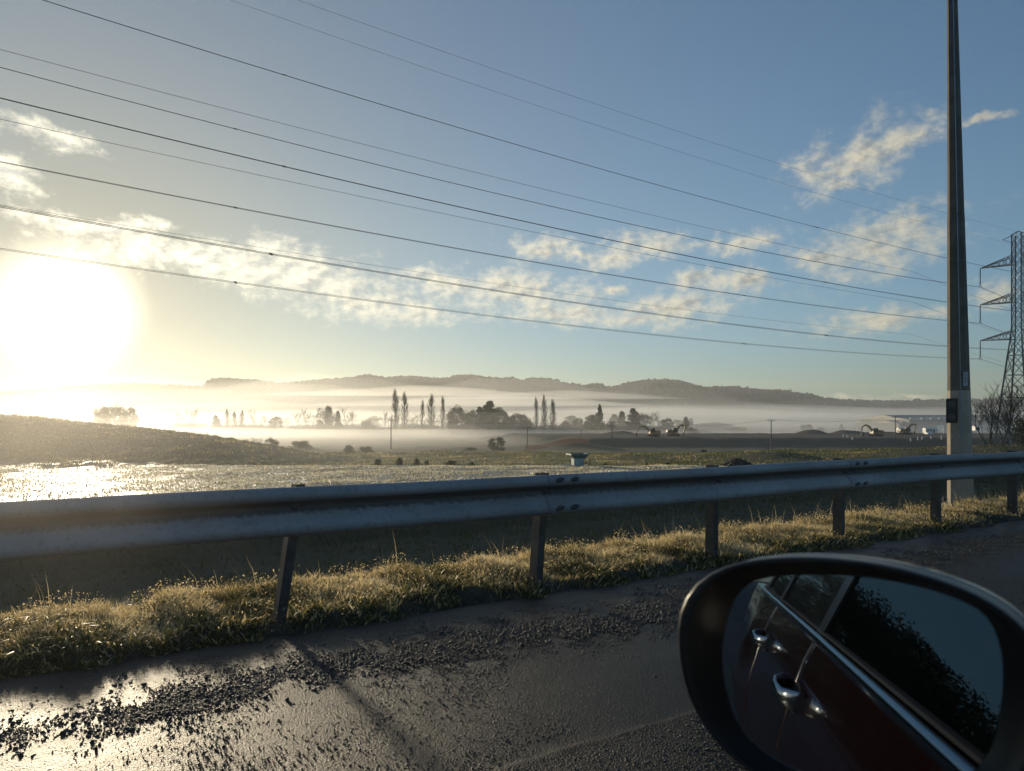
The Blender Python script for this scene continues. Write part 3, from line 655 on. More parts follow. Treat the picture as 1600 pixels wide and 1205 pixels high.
def lwire(a, b, sag, label, n=2):
    rt = empty('service_wire', a); tag(rt, label, 'power line', 'wires of the local power line')
    for k in range(n):
        o = (k-.5)*1.3 if n > 1 else 0; pts = [a.lerp(b, i/20)-ZV*(4*sag*(i/20)*(1-i/20))+Vector((o, 0, .15))-a for i in range(21)]
        mb = MB(); mb.tube(pts, .018, 4); mb.obj('conductor', M['wire'], rt)
lwire(L[0], L[1], .9, 'local wire coming from the left past the mound to the slim dark pole')
lwire(L[1], L[4], 1.0, 'local wire slung from the slim dark pole to the double-armed pole')
lwire(L[4], L[5], 1.6, 'local wire slung over the two excavators on the embankment')
lwire(L[5], L[6], 1.2, 'local wire running towards the warehouse pole')
lwire(L[2], L[4]-ZV*1.0, .9, 'lower pale wire from the short pole up to the double-armed pole', 1)
lwire(P(700, 668, 260), L[2], .9, 'lower pale wire ending at the short pole from the left', 1)
lwire(L[6], P(1700, 645, 262), .8, 'local wire running right from the warehouse pole', 1)
# ================================================================ trees
def bare_tree_mesh(h, spread, seed, stems=1, fine=1.0, lv=4, tw=.03):
    r = random.Random(seed); tb, cb = MB(), MB()
    def grow(p, d, ln, rad, lev):
        pts = [p]; q = Vector(p); dd = Vector(d)
        for i in range(3):
            dd = (dd+Vector((r.gauss(0, .13), r.gauss(0, .13), r.gauss(.03, .08)))).normalized(); q = q+dd*ln/3; pts.append(Vector(q))
        (tb if lev == 0 else cb).tube(pts, [rad, rad*.85, rad*.7, rad*.55], 5 if lev == 0 else 3, cap=False)
        if lev >= lv: return
        for k in range(r.choice((3, 4)) if lev < 2 else r.choice((3, 4, 4))):
            i = r.choice((1, 2, 3, 3)); a = r.uniform(0, 6.283); s = r.uniform(.35, .9)*spread
            nd = (dd+Vector((math.cos(a)*s, math.sin(a)*s, r.uniform(-.1, .35)))).normalized()
            grow(pts[i], nd, ln*r.uniform(.55, .85), max(rad*.5, tw), lev+1)
    for s in range(stems):
        a = s*2.4+seed; tilt = 0 if stems == 1 else .38
        grow(Vector((math.cos(a)*.1*stems, math.sin(a)*.1*stems, -.1)), Vector((math.cos(a)*tilt, math.sin(a)*tilt, 1)).normalized(), h*.36*r.uniform(.85, 1.1), h*.016 if stems == 1 else h*.012, 0)
    return tb, cb
def poplar_mesh(h, w, seed):
    r = random.Random(seed); tb, cb = MB(), MB(); tb.tube([(0, 0, -.2), (.1, 0, h*.5), (0, .1, h)], [.35, .2, .05], 5)
    for k in range(90):
        z = h*(.08+.85*k/70)*r.uniform(.9, 1.05); a = r.uniform(0, 6.28); rr = w*.5*(1-.55*(z/h)**2)*r.uniform(.4, 1.05); hh = h*r.uniform(.16, .30)
        p0 = Vector((0, 0, z)); p1 = Vector((math.cos(a)*rr*.75, math.sin(a)*rr*.75, z+hh*.4)); p2 = Vector((math.cos(a)*rr, math.sin(a)*rr, z+hh)); p2.z = min(p2.z, h*1.02)
        cb.tube([p0, p1, p2], [.075, .055, .03], 3, cap=False)
        for j in range(5):
            q = p0.lerp(p1, r.random()) if j < 2 else p1.lerp(p2, r.random()); a2 = a+r.gauss(0, 1.2)
            cb.tube([q, q+Vector((math.cos(a2)*.5, math.sin(a2)*.5, r.uniform(1.2, 2.6)))], [.05, .03], 3, cap=False)
    return tb, cb
def leafy_pts(n, h, w, kind, seed):
    r = np.random.default_rng(seed); out = []
    nb = {'round': 34, 'cone': 44}.get(kind, 26)
    for b in range(nb):
        f = (b+r.uniform(0, 1))/nb*.93+.05
        if kind == 'cone': rad = w*.5*(1.05-f)*r.uniform(.55, 1.1); br = h*.085*(1.15-.6*f)
        elif kind == 'round': rad = w*.5*math.sqrt(max(0, 1-(2*f-1.02)**2))*r.uniform(.55, .92); br = min(h, w)*r.uniform(.11, .20)
        else: rad = w*.5*r.uniform(.1, .9); f = r.uniform(.08, .72)*(1-.45*(rad/(w*.5))**2); br = h*.20
        a = r.uniform(0, 6.28); c = np.array([math.cos(a)*rad, math.sin(a)*rad, f*h*(.95 if kind == 'cone' else .86)])
        m = int(n/nb); d = r.normal(size=(m, 3)); d /= np.linalg.norm(d, axis=1)[:, None]; rr = br*r.uniform(.35, 1.0, (m, 1))**.5*(1+.3*r.normal(size=(m, 1))*.4)
        out.append(c+d*rr*np.array([1.15, 1.15, .8]))
    return np.concatenate(out)
PROTO = {}
def proto(key):
    if key in PROTO: return PROTO[key]
    k, i = key; fine = k == 'fineround'; k = 'round' if fine else k
    if k == 'bare': tb, cb = bare_tree_mesh(20, 1.0, 11+i, lv=4, tw=.07); r = (tb.mesh('trunk', M['bark']), cb.mesh('crown', M['bark']))
    elif k == 'poplar': tb, cb = poplar_mesh(20, 4.6, 5+i); r = (tb.mesh('trunk', M['bark']), cb.mesh('crown', M['bark']))
    else:
        w = {'round': 16, 'cone': 10, 'bush': 22}[k]; V, Fc = leaf_crown(leafy_pts(26000 if fine else 5200, 20, w, k, 31+i), .17 if fine else (.42 if k != 'bush' else .5), i)
        tb = MB(); rr = random.Random(i)
        tb.tube([(0, 0, -.3), (.1, .1, 8), (0, 0, 15)], [.5, .35, .1], 6)
        for j in range(7):
            a = rr.uniform(0, 6.28); z = rr.uniform(3, 11); tb.tube([(0, 0, z), (math.cos(a)*w*.2, math.sin(a)*w*.2, z+3), (math.cos(a)*w*.36, math.sin(a)*w*.36, z+4.5)], [.2, .13, .05], 4)
        r = (tb.mesh('trunk', M['bark']), npmesh('crown', V, Fc, M['leafdark']))
    PROTO[key] = r; return r
def tree(name, key, X, Y, z0, h, w, rz, label, cat='tree', group=None):
    W0 = {'bare': 15, 'poplar': 4.6, 'round': 16, 'cone': 10, 'bush': 22, 'fineround': 16}[key[0]]
    tm, cm = proto(key); rt = empty(name, (X, Y, z0), rz); rt.scale = (w/W0, w/W0, h/20); tag(rt, label, cat, group)
    link('trunk', tm, rt); link('crown', cm, rt); return rt
# px x, top y, width px, kind, variant, Y, label
TR = [
 (157,632,26,'round',0,520,'round hazy tree, leftmost behind the mound crest'),(180,630,34,'round',1,530,'broad hazy tree leaning over the mound crest beside the leftmost one'),(203,633,20,'round',2,540,'small hazy tree at the right end of the clump over the mound'),
 (281,636,20,'bare',0,520,'pale bare tree standing apart in the bright mist, left of a twin'),(300,633,24,'bare',1,500,'pale bare tree standing apart in the bright mist, right of a twin'),
 (338,648,20,'cone',0,480,'small pointed evergreen left of the first poplar-like saplings'),(355,643,8,'poplar',0,480,'short slender sapling, first upright one in the misty row'),(366,646,9,'poplar',1,470,'short slender sapling next to the first upright one'),(378,645,9,'poplar',0,480,'short slender sapling third in the misty row'),
 (398,638,26,'bare',2,470,'spreading bare tree above the middle of the slope'),(411,641,18,'bare',0,460,'smaller bare tree touching the spreading one'),(431,648,20,'round',3,450,'low dome-shaped dark tree standing alone'),
 (463,636,30,'bare',1,455,'wide bare tree at the left end of the big clump'),(480,637,22,'bare',2,470,'bare tree second in the big clump'),(494,640,18,'bare',0,470,'bare tree left of the tall leafy tree'),(508,631,26,'round',0,440,'tall dark leafy tree in the middle of the left clump'),(528,640,14,'cone',1,440,'narrow dark tree right of the tall leafy one'),(541,634,26,'bare',2,460,'bare tree with a fine round head in the left clump'),(553,637,18,'bare',1,450,'bare tree at the right of the left clump'),(572,647,24,'bush',0,450,'low dark thicket under the left clump'),(598,634,18,'bare',0,440,'single bare tree just left of the tallest poplars'),
 (618,616,13,'poplar',0,420,'tallest bare poplar beside the slim pole'),(632,619,11,'poplar',1,420,'bare poplar right beside the tallest one'),(660,631,8,'poplar',0,420,'short thin poplar between the two poplar groups'),(674,622,12,'poplar',1,420,'forked bare poplar in the second poplar group'),(692,624,8,'poplar',2,420,'slim bare poplar nearest the dark evergreens'),(648,645,24,'bare',2,440,'low bare tree between the poplars'),(667,648,24,'bare',1,440,'low bare tree at the foot of the forked poplar'),
 (714,630,28,'round',1,400,'dense dark tree at the left end of the evergreen stand'),(738,637,20,'round',2,405,'lower dark tree filling the stand beside the left one'),(764,624,38,'cone',2,400,'highest peaked evergreen of the dark stand'),(786,637,22,'round',3,400,'rounded evergreen right of the peaked one'),(809,643,30,'round',0,395,'domed tree right of the dark stand'),(828,648,20,'bush',1,400,'thicket left of the right-hand poplars'),
 (838,626,8,'poplar',1,400,'thin bare poplar, left of the right-hand three'),(850,624,9,'poplar',0,400,'tall bare poplar, middle of the right-hand three'),(864,629,10,'poplar',2,400,'thick bare poplar, right of the right-hand three'),
 (885,649,20,'bush',2,430,'low hazy thicket right of the three poplars'),(904,651,18,'round',1,430,'small hazy round tree left of the column evergreen'),(937,630,15,'cone',0,380,'tall column-like evergreen standing above the double-armed pole'),(923,645,20,'round',2,385,'dark round tree at the left foot of the column evergreen'),(953,650,22,'bush',0,385,'dark bushy tree at the right foot of the column evergreen'),
 (972,641,22,'cone',1,470,'faint pointed tree behind the pyramidal one'),(990,636,28,'cone',2,395,'pyramidal dark tree above the left excavator'),(1022,638,28,'bare',1,400,'bare fan-shaped tree above the right excavator'),(1041,651,20,'round',3,420,'faint round tree right of the bare fan-shaped one'),
 (1075,649,17,'round',0,370,'lone dark tree right of the excavators'),(1086,663,12,'bush',1,370,'small bush at the foot of the lone dark tree'),(1122,655,46,'bush',2,620,'faint broad thicket deep in the mist'),(1150,664,36,'bush',0,520,'faint low thicket in the mist above the embankment'),
 (1261,662,18,'round',2,480,'dome-shaped tree floating in the mist right of centre'),(1283,664,14,'bush',1,490,'ragged small bush right of the floating dome-shaped tree'),(1315,662,8,'cone',0,520,'tiny pointed tree far off in the mist'),
]
for i, (px, yt, wp, k, v, Y, side) in enumerate(((445,645,20,'bare',0,540,'behind the dome-shaped tree'),(520,642,22,'round',1,560,'behind the left clump'),(584,648,22,'round',2,560,'between the left clump and the tallest poplars'),(606,645,16,'bare',1,540,'at the left foot of the tallest poplars'),(640,644,26,'bare',0,560,'between the two poplar groups'),(684,645,24,'bare',2,560,'behind the second poplar group'),(702,642,18,'round',0,520,'left of the dark evergreen stand'),(726,640,24,'round',1,430,'inside the dark evergreen stand on its left'),(750,634,26,'cone',0,425,'inside the dark evergreen stand left of its peak'),(776,632,26,'round',2,425,'inside the dark evergreen stand right of its peak'),(798,646,22,'round',3,430,'at the right end of the dark evergreen stand'),(820,645,20,'round',0,440,'left of the right-hand poplars'),(857,646,26,'bare',2,480,'among the right-hand poplars'),(893,647,24,'round',2,520,'right of the right-hand poplars'),(930,642,16,'round',3,400,'against the column-like evergreen'),(960,646,26,'cone',1,540,'left of the pyramidal tree'),(1004,643,24,'round',1,450,'right of the pyramidal tree'),(1034,645,26,'bare',0,480,'right of the bare fan-shaped tree'),(1060,654,22,'round',2,560,'left of the lone dark tree'),(1100,660,30,'round',1,620,'far behind the lone dark tree'))):
    TR.append((px, yt, wp, k, v, Y, {'bare': 'thin hazy bare tree ', 'round': 'soft hazy tree ', 'cone': 'hazy pointed tree '}[k]+side))
for i, (a, b, yt, Y, lab) in enumerate(((262,330,655,520,'long faint hedge in the bright mist left of the bare trees'),(330,450,658,500,'long faint hedge under the slender saplings'),(450,600,657,480,'long hedge under the left clump of trees'),(600,705,656,450,'long hedge at the foot of the tall poplars'),(700,835,655,430,'dark hedge under the evergreen stand'),(835,905,657,440,'hedge under the right-hand poplars'),(905,1060,657,425,'dark hedge behind the two excavators'),(1060,1110,668,400,'short low hedge right of the lone dark tree'))):
    TR.append(((a+b)/2, yt, b-a, 'bush', i % 3, Y, lab))
for i, (px, yt, wp, k, v, Y, lab) in enumerate(TR):
    X = (px-800)/F*Y; zb = CAMZ-9.3; zt = CAMZ-(yt-655)/F*Y
    nm = {'bare': 'bare_tree', 'poplar': 'poplar_tree', 'round': 'leafy_tree', 'cone': 'evergreen_tree', 'bush': 'thicket'}[k]
    tree(nm, (k, v), X, Y, zb, (zt-zb)*{'bare': 1.06, 'poplar': .88}.get(k, 1.), wp/F*Y*(1.35 if k == 'poplar' else 1.12), i*1.7, lab, 'bush' if k == 'bush' else 'tree', 'trees rising out of the valley mist')
# nearer bushes
BS = [(777,681,26,'round',3,188,'round-headed bush alone on the grass right of centre',-1),(735,697,22,'bush',0,200,'low ragged bush left of the round-headed one',-1),(1100,700,8,'bush',1,150,'tiny bush on the meadow under the excavators',-1),
 (545,689,20,'bush',1,120,'bush at the foot of the mound slope, left of two',-1),(572,692,22,'bush',2,125,'bush at the foot of the mound slope, right of two',-1),(404,677,20,'bare',1,120,'bare shrub peeping over the mound',-1),(424,682,20,'round',1,130,'rounded shrub right of the bare one over the mound',-1),(470,683,30,'bush',2,220,'misty shrub between the mound and the valley trees',-1),
 (625,708,12,'bush',0,37,'small leafy plant on the field edge, left of a pair',1),(651,709,11,'bush',1,37,'small leafy plant on the field edge, right of a pair',1),(667,713,8,'bush',2,37,'tiny plant right of the pair on the field edge',1),(706,715,20,'bush',0,36.5,'flat spreading plant on the field edge',1),(737,718,10,'bush',1,36.5,'small plant right of the flat spreading one',1),
 (1010,721,7,'bush',1,36.5,'first low plant right of the trough',1),(1023,723,9,'bush',2,36.5,'second low plant right of the trough',1),(1043,720,16,'bush',0,36.5,'widest low plant right of the trough',1),(1068,725,16,'bush',1,36,'flat dark plant left of the soil heap',1),(590,712,10,'bush',2,38,'small plant at the toe of the mound',1),(946,722,8,'bush',0,37,'small plant just right of the trough',1)]
for i, (px, yt, wp, k, v, Y, lab, m_) in enumerate(BS):
    X = (px-800)/F*Y; zb = gz(X, Y)-.05; zt = CAMZ-(yt-655)/F*Y
    nm = 'shrub' if m_ < 0 else 'small_plant'
    tree(nm, (k, v), X, Y, zb, max(zt-zb, .12), wp/F*Y*1.1, i*2.1, lab, 'shrub' if m_ < 0 else 'plant', 'shrubs on the meadow' if m_ < 0 else 'plants along the field edge')
# bare multi-stemmed tree by the pylon
for (px, Y, h, seed, st, lab) in ((1553, 66, 5.6, 3, 5, 'leafless many-stemmed tree in front of the pylon legs'), (1592, 70, 6.6, 8, 5, 'leafless many-stemmed tree at the picture edge under the pylon')):
    X = (px-800)/F*Y; tb, cb = bare_tree_mesh(h, .75, seed, stems=st, lv=4, tw=.012); rt = empty('leafless_tree', (X, Y, gz(X, Y))); tag(rt, lab, 'tree', 'leafless trees by the pylon')
    tb.obj('trunk', M['bark'], rt); cb.obj('crown', M['bark'], rt)
tree('shrub', ('round', 2), (1606-800)/F*60, 60, gz(43, 60), 2.6, 2.6, 0, 'dense green shrub cut by the right picture edge', 'shrub', 'shrubs on the meadow')
# trees further back along the road (seen in the wing mirror)
for i, (t, D, h) in enumerate(((-24, 17, 7.5), (-33, 19, 9.), (-44, 20, 11), (-57, 22, 13), (-74, 24, 16), (-96, 26, 19), (-125, 30, 23))):
    p = RD(t, D); tree('roadside_tree', ('fineround', i % 3), p.x, p.y, gz(p.x, p.y)-.5, h*.98, h*1.35, i, ['nearest', 'second nearest', 'third', 'fourth', 'fifth', 'sixth', 'farthest'][i]+' dark roadside tree reflected in the wing mirror', 'tree', 'dark trees reflected in the wing mirror')
# ================================================================ hills
RID = [(-500,612),(-300,606),(-100,612),(0,612),(70,607),(130,603),(200,600),(250,602),(300,604),(325,603),(331,593),(345,592),(400,595),(440,600),(480,596),(520,593),(560,590),(575,588),(600,591),(640,588),(680,592),(710,590),(740,589),(770,593),(800,592),(815,596),(850,595),(870,598),(890,601),(915,602),(935,602),(960,605),(980,599),(1010,595),(1040,594),(1065,597),(1090,604),(1130,605),(1160,606),(1220,610),(1240,615),(1265,617),(1285,624),(1310,627),(1360,628),(1420,629),(1465,629),(1500,627),(1600,628),(1800,620),(2100,612)]
HY = 1900.
rx_ = np.array([(p-800)/F*HY for p, q in RID]); rz_ = np.array([CAMZ-(q-655)/F*HY for p, q in RID])
def fhill(A, U):
    cr = np.interp(A, rx_, rz_); X = A*(1-.30*(1-np.clip(U, 0, 1))); 
    Yh = np.where(U <= 1, 1150+750*U, 1900+(U-1)*700)
    prof = np.where(U <= 1, .06*U+.94*sstep(U, .05, 1.08)/sstep(1., .05, 1.08), 1-.55*(U-1)**1.5)
    Z = -9+(cr+9)*prof; n = fbm(X, Yh, 260, 3, 2); rid = np.exp(-((U-1)/.12)**2)
    Z = Z+n*9*np.sin(np.clip(U, 0, 1)*3.14)*(1-rid)+(np.abs(fbm(X, Yh, 28, 3, 5))*3.0-1.5)*np.clip(U*1.5, 0, 1)*(1-.5*rid)
    Yh = Yh+40*fbm(A, A*0, 500, 2, 1)*np.clip(U, 0, 1)*0
    return X, Yh, Z
A_, U_ = np.meshgrid(np.linspace(rx_[0], rx_[-1], 1300), np.concatenate([np.linspace(0, 1, 60), np.linspace(1.04, 1.9, 14)]), indexing='ij')
def hill_mat():
    m = bpy.data.materials.new('hillside'); m.use_nodes = True; t = m.node_tree; t.nodes.clear(); q = G(t); co = q.n('ShaderNodeTexCoord').outputs['Object']
    n1 = q.noise(co, .0035, 4, .5); n2 = q.noise(co, .06, 5, .7); wood = q.mix(q.ss(n2, .35, .65), (.014, .020, .012), (.032, .040, .020))
    c = q.mix(q.ss(n1, .52, .58), wood, (.055, .062, .030)); q.n('ShaderNodeOutputMaterial', {0: q.n('ShaderNodeBsdfPrincipled', {'Base Color': c, 'Roughness': .9, 'Specular IOR Level': .1}).outputs[0]}); return m
tag(link('hills', gridmesh('hills', A_, U_, fhill, hill_mat())), kind='structure')
def woodland():
    a = []
    for (x0, x1, dn, sz) in ((331, 440, 1.0, 3.5), (440, 560, .5, 4), (560, 600, 1, 5), (600, 700, .4, 4), (705, 770, 1., 6), (770, 815, .7, 5.5), (822, 872, 1.6, 7.5), (872, 905, .5, 5), (925, 942, 1., 6), (960, 1095, .6, 4), (1135, 1155, .6, 4), (1240, 1290, .6, 4), (1290, 1345, .8, 6), (1345, 1430, .8, 5), (1430, 1470, 1, 8), (1470, 1600, .9, 7), (100, 330, .35, 4)):
        n = int((x1-x0)*dn*2.2); px = rng.uniform(x0, x1, n); a += [(p, sz) for p in px]
    a = np.array(a); X = (a[:, 0]-800)/F*HY; U = 1-np.abs(rng.normal(0, .02, len(X))); X2, Y2, Z2 = fhill(X, U)
    mX = rng.uniform(rx_[4], rx_[-4], 5200); mU = rng.uniform(.35, 1, 5200); mX = np.abs(mX)*np.where(rng.uniform(size=5200) < .3, -1, 1); X3, Y3, Z3 = fhill(mX, mU); k = fbm(X3, Y3, 200, 2, 7) > -.1
    pos = np.concatenate([np.stack([X2, Y2, Z2], 1), np.stack([X3, Y3, Z3], 1)[k]]); sz = np.concatenate([a[:, 1]*rng.uniform(.6, 1.25, len(a)), rng.uniform(2, 4.5, k.sum())])
    V, Fc = stones(pos, sz, .85); tag(link('woodland', npmesh('woodland', V, Fc, M['canopy'])), kind='stuff', label='dark woodland along the crest and flanks of the far hills', cat='woodland')
woodland()
X = (1234-800)/F*HY; tree('lone_hill_tree', ('round', 0), X, HY, CAMZ+(655-614)/F*HY, 11, 11, 0, 'tiny lone tree on the bare hill crest right of centre', 'tree')
# ================================================================ machines and yard
def excavator(px, Y, s, pose, label):
    """s=-1 arm to the left, +1 to the right; local x is the arm direction"""
    X = (px-800)/F*Y; root = empty('excavator', (X, Y, gz(X, Y))); tag(root, label, 'excavator', 'excavators on the earthworks')
    v = lambda x, y, z: Vector((s*x, y, z))
    for sy in (-1, 1):
        mb = MB(); pr = [(-2.0, .15), (-2.3, .5), (-2.0, .9), (2.0, .9), (2.3, .5), (2.0, .15), (1.6, 0), (-1.6, 0)]
        mb.loft([[v(a, sy*1.0-.3, b) for a, b in pr], [v(a, sy*1.0+.3, b) for a, b in pr]]); mb.obj('track', M['track'], root)
    mb = MB(); pr = [(-2.4, 1.1), (-2.5, 1.5), (-2.3, 2.25), (-.4, 2.35), (-.4, 2.0), (1.4, 1.9), (1.5, 1.1)]
    mb.loft([[v(a, -1.3, b) for a, b in pr], [v(a, 1.3, b) for a, b in pr]]); mb.box(v(0, 0, 1.0), (.8, .8, .14)); mb.obj('body', M['digger'], root)
    mb = MB(); pr = [(-.3, 1.9), (-.3, 3.0), (.9, 3.0), (1.4, 2.3), (1.4, 1.5), (-.3, 1.5)]
    mb.loft([[v(a, -1.32, b) for a, b in pr], [v(a, -.3, b) for a, b in pr]]); mb.obj('cab', M['plate'], root)
    def arm(name, pts, w, parent=root, mat='digger'):
        m2 = MB(); m2.tube([v(a, .2, b) for a, b in pts], w, 6); return m2.obj(name, M[mat], parent)
    if pose == 'reach': bo = [(1.0, 1.8), (2.6, 3.6), (4.0, 3.9), (5.6, 3.0)]; stk = [(5.3, 3.3), (6.4, .9)]; bu = (6.2, .55)
    elif pose == 'tuck': bo = [(.9, 1.8), (1.9, 3.4), (3.1, 4.1), (4.4, 4.0)]; stk = [(4.6, 4.3), (4.0, 1.2)]; bu = (3.5, .6)
    else: bo = [(.9, 1.8), (2.0, 3.5), (3.5, 4.2), (5.0, 3.2)]; stk = [(4.8, 3.6), (4.9, 1.1)]; bu = (4.5, .5)
    arm('boom', bo, [.26, .36, .32, .2]); arm('stick', stk, [.26, .17]); arm('ram', [(1.3, 1.5), ((bo[1][0]+bo[2][0])/2, bo[1][1]-.1)], .1, mat='bolt')
    mb = MB(); bx, bz = bu; pr = [(bx-.1, bz+.6), (bx+.5, bz+.7), (bx+.5, bz), (bx+.1, bz-.45), (bx-.6, bz-.3), (bx-.2, bz)]
    mb.loft([[v(a, -.4, b) for a, b in pr], [v(a, .8, b) for a, b in pr]]); mb.obj('bucket', M['track'], root)
excavator(1021, 262, -1, 'reach', 'excavator with its arm stretched out low to the left, on the flat embankment')
excavator(1052, 268, 1, 'tuck', 'excavator with its arm raised and tucked on the right, on the flat embankment')
excavator(1368, 262, -1, 'arch', 'excavator with arched arm digging left of the warehouse pole')
excavator(1414, 285, 1, 'tuck', 'excavator parked just right of the warehouse pole')
def wbox(px0, px1, y0, y1, Y, dep): X0, X1 = (px0-800)/F*Y, (px1-800)/F*Y; return X0, X1, CAMZ-(y1-655)/F*Y, CAMZ-(y0-655)/F*Y, Y, dep
def warehouse(px0, px1, yt, yb, Y, label, dep=60):
    X0, X1, z0, z1, Y, dep = wbox(px0, px1, yt, yb, Y, dep); z0 -= 1.2; rt = empty('warehouse', (X0, Y, z0)); tag(rt, label, 'warehouse', 'warehouses in the mist'); Lx, H = X1-X0, z1-z0
    mb = MB(); mb.box((Lx/2, dep/2, H/2), (Lx/2, dep/2, H/2)); wl = mb.obj('wall', M['wall'], rt)
    mb = MB(); n = int(Lx/2.5)
    for i in range(n): mb.box(((i+.5)*Lx/n, -.05, H*.5), (.06, .06, H*.47))
    mb.obj('wall_rib', M['wall'], wl)
    mb = MB(); mb.add([(-.5, -.6, H+.02), (Lx+.5, -.6, H+.02), (Lx+.5, dep/2, H+min(3.0, dep*.06)), (-.5, dep/2, H+min(3.0, dep*.06)), (-.5, dep+.5, H+.02), (Lx+.5, dep+.5, H+.02), (-.5, -.6, H-.35), (Lx+.5, -.6, H-.35)], [(0, 1, 2, 3), (3, 2, 5, 4), (6, 7, 1, 0), (0, 3, 4), (1, 5, 2)])
    rf = mb.obj('roof', M['roofm'], rt); mb = MB()
    for i in range(int(Lx/6)):
        mb.box((3+i*6+random.uniform(-1, 1), 2.5, H+.75), (random.uniform(.8, 1.6), .8, .35))
    mb.obj('roof_vent', M['vent'], rf)
    for k in range(3):
        m2 = MB(); m2.box((Lx*(.2+.28*k), -.12, 2.2), (2.1, .07, 2.2)); m2.obj('roller_door', M['white'], rt)
warehouse(1421, 1660, 656, 673, 430, 'long grey warehouse with pale speckled roof edge behind the roadside pole')
warehouse(1405, 1421, 662, 674, 425, 'low wing building at the left end of the long warehouse', 30)
warehouse(1352, 1372, 661, 674, 500, 'small misty shed left of the long warehouse', 14)
def container(px0, px1, y0, y1, Y, label, mat='white'):
    X0, X1, z0, z1, Y, _ = wbox(px0, px1, y0, y1, Y, 3); rt = empty('site_cabin', ((X0+X1)/2, Y, z0-.5)); tag(rt, label, 'site cabin', 'pale cabins on the building site'); Lx = (X1-X0)/2; H = (z1-z0+.5)
    mb = MB(); mb.box((0, 0, H/2), (Lx, 1.3, H/2)); b = mb.obj('cabin_wall', M[mat], rt); mb = MB(); mb.add([(-Lx-.1, -1.5, H), (Lx+.1, -1.5, H), (Lx+.1, 0, H+.45), (-Lx-.1, 0, H+.45), (-Lx-.1, 1.5, H), (Lx+.1, 1.5, H)], [(0, 1, 2, 3), (3, 2, 5, 4), (0, 3, 4), (1, 5, 2)]); mb.obj('roof', M['white'], rt)
    m2 = MB(); m2.box((Lx*.4, -1.33, H*.42), (.4, .04, H*.38)); m2.obj('door', M['wall'], rt)
    for u in (-.6, -.1): m2 = MB(); m2.box((Lx*u, -1.33, H*.6), (.4, .04, .35)); m2.obj('window', M['plate'], rt)
container(1403, 1421, 670, 675, 330, 'long low pale cabin just right of the warehouse pole')
container(1444, 1462, 670, 675, 335, 'long low pale cabin left of the roadside pole')
container(1447, 1454, 677, 681, 300, 'small white hut below the long cabin left of the roadside pole')
container(1521, 1528, 667, 671, 300, 'small pale cabin right of the roadside pole')
for i, (px, yb, h) in enumerate(((1423, 690, .9), (1434, 688, 1.1), (1441, 687, .8), (1455, 686, .8), (1471, 687, 1.3), (1475, 678, 1.8), (1332, 687, .8), (1324, 684, .9), (1318, 683, .8))):
    Y = 238; X = (px-800)/F*Y; rt = empty('marker_post', (X, Y, CAMZ-(yb-655)/F*Y)); tag(rt, ['first', 'second', 'third', 'fourth', 'fifth', 'sixth', 'ninth', 'eighth', 'seventh'][i]+' white marker post on the bare earth bank near the warehouse pole', 'marker post', 'white marker posts')
    mb = MB(); mb.box((0, 0, h/2), (.16, .05, h/2)); mb.box((0, 0, h+.05), (.2, .08, .05)); mb.obj('board', M['white'], rt); mb = MB(); mb.box((0, .07, h/2-.1), (.04, .02, h/2)); mb.obj('stake', M['polewood'], rt)
# concrete trough on its plinth
Y = 34.8; X = (902.5-800)/F*Y; zb = gz(X, Y); rt = empty('water_trough', (X, Y, zb), .2); tag(rt, 'broad green trough flaring out over a pale square plinth at the field edge', 'trough')
k = Y/F; H = (726-708)*k+.02
mb = MB(); mb.box((0, 0, H*.30), (8.0*k, 8*k, H*.31)); mb.obj('plinth', M['troughbase'], rt)
mb = MB(); rg = lambda w, z: [(-w, -w, z), (w, -w, z), (w, w, z), (-w, w, z)]
mb.loft([rg(8.8*k, H*.61), rg(13.5*k, H*.86), rg(14.8*k, H*.88), rg(14.8*k, H), rg(13.6*k, H), rg(12*k, H*.9)]); mb.obj('basin', M['trough'], rt)
mb = MB(); mb.tube([(20*k, 0, -.02), (20*k, 0, H*.62)], .02, 5); mb.tube([(8*k, 0, H*.3), (20*k, 0, H*.05)], .015, 5); mb.obj('pipe', M['polewood'], rt)
# soil heap
def heap(name, px, ytop, Y, w, label, seed):
    X = (px-800)/F*Y; zb = gz(X, Y)-.05; h = CAMZ-(ytop-655)/F*Y-zb; r = w*Y/F/2; n, m_ = 40, 18; vs = []
    for i in range(m_+1):
        for j in range(n):
            a = j/n*6.283; q = i/m_; rad = r*(1-q)**.8*(1+.15*math.sin(3*a+seed)+.08*math.sin(7*a)); vs.append((rad*math.cos(a), rad*math.sin(a), h*q**.9*(1+.05*math.sin(5*a+i))+.03*random.gauss(0, 1)*(0 < i < m_)))
    mb = MB(); mb.add(vs, [(i*n+j, i*n+(j+1) % n, (i+1)*n+(j+1) % n, (i+1)*n+j) for i in range(m_) for j in range(n)]); o = mb.obj(name, M['soil'], None); o.location = (X, Y, zb); tag(o, label, 'soil heap')
heap('soil_heap', 1153, 717, 34, 56, 'dark brown crumbly soil heap peeping over the guardrail', 1)
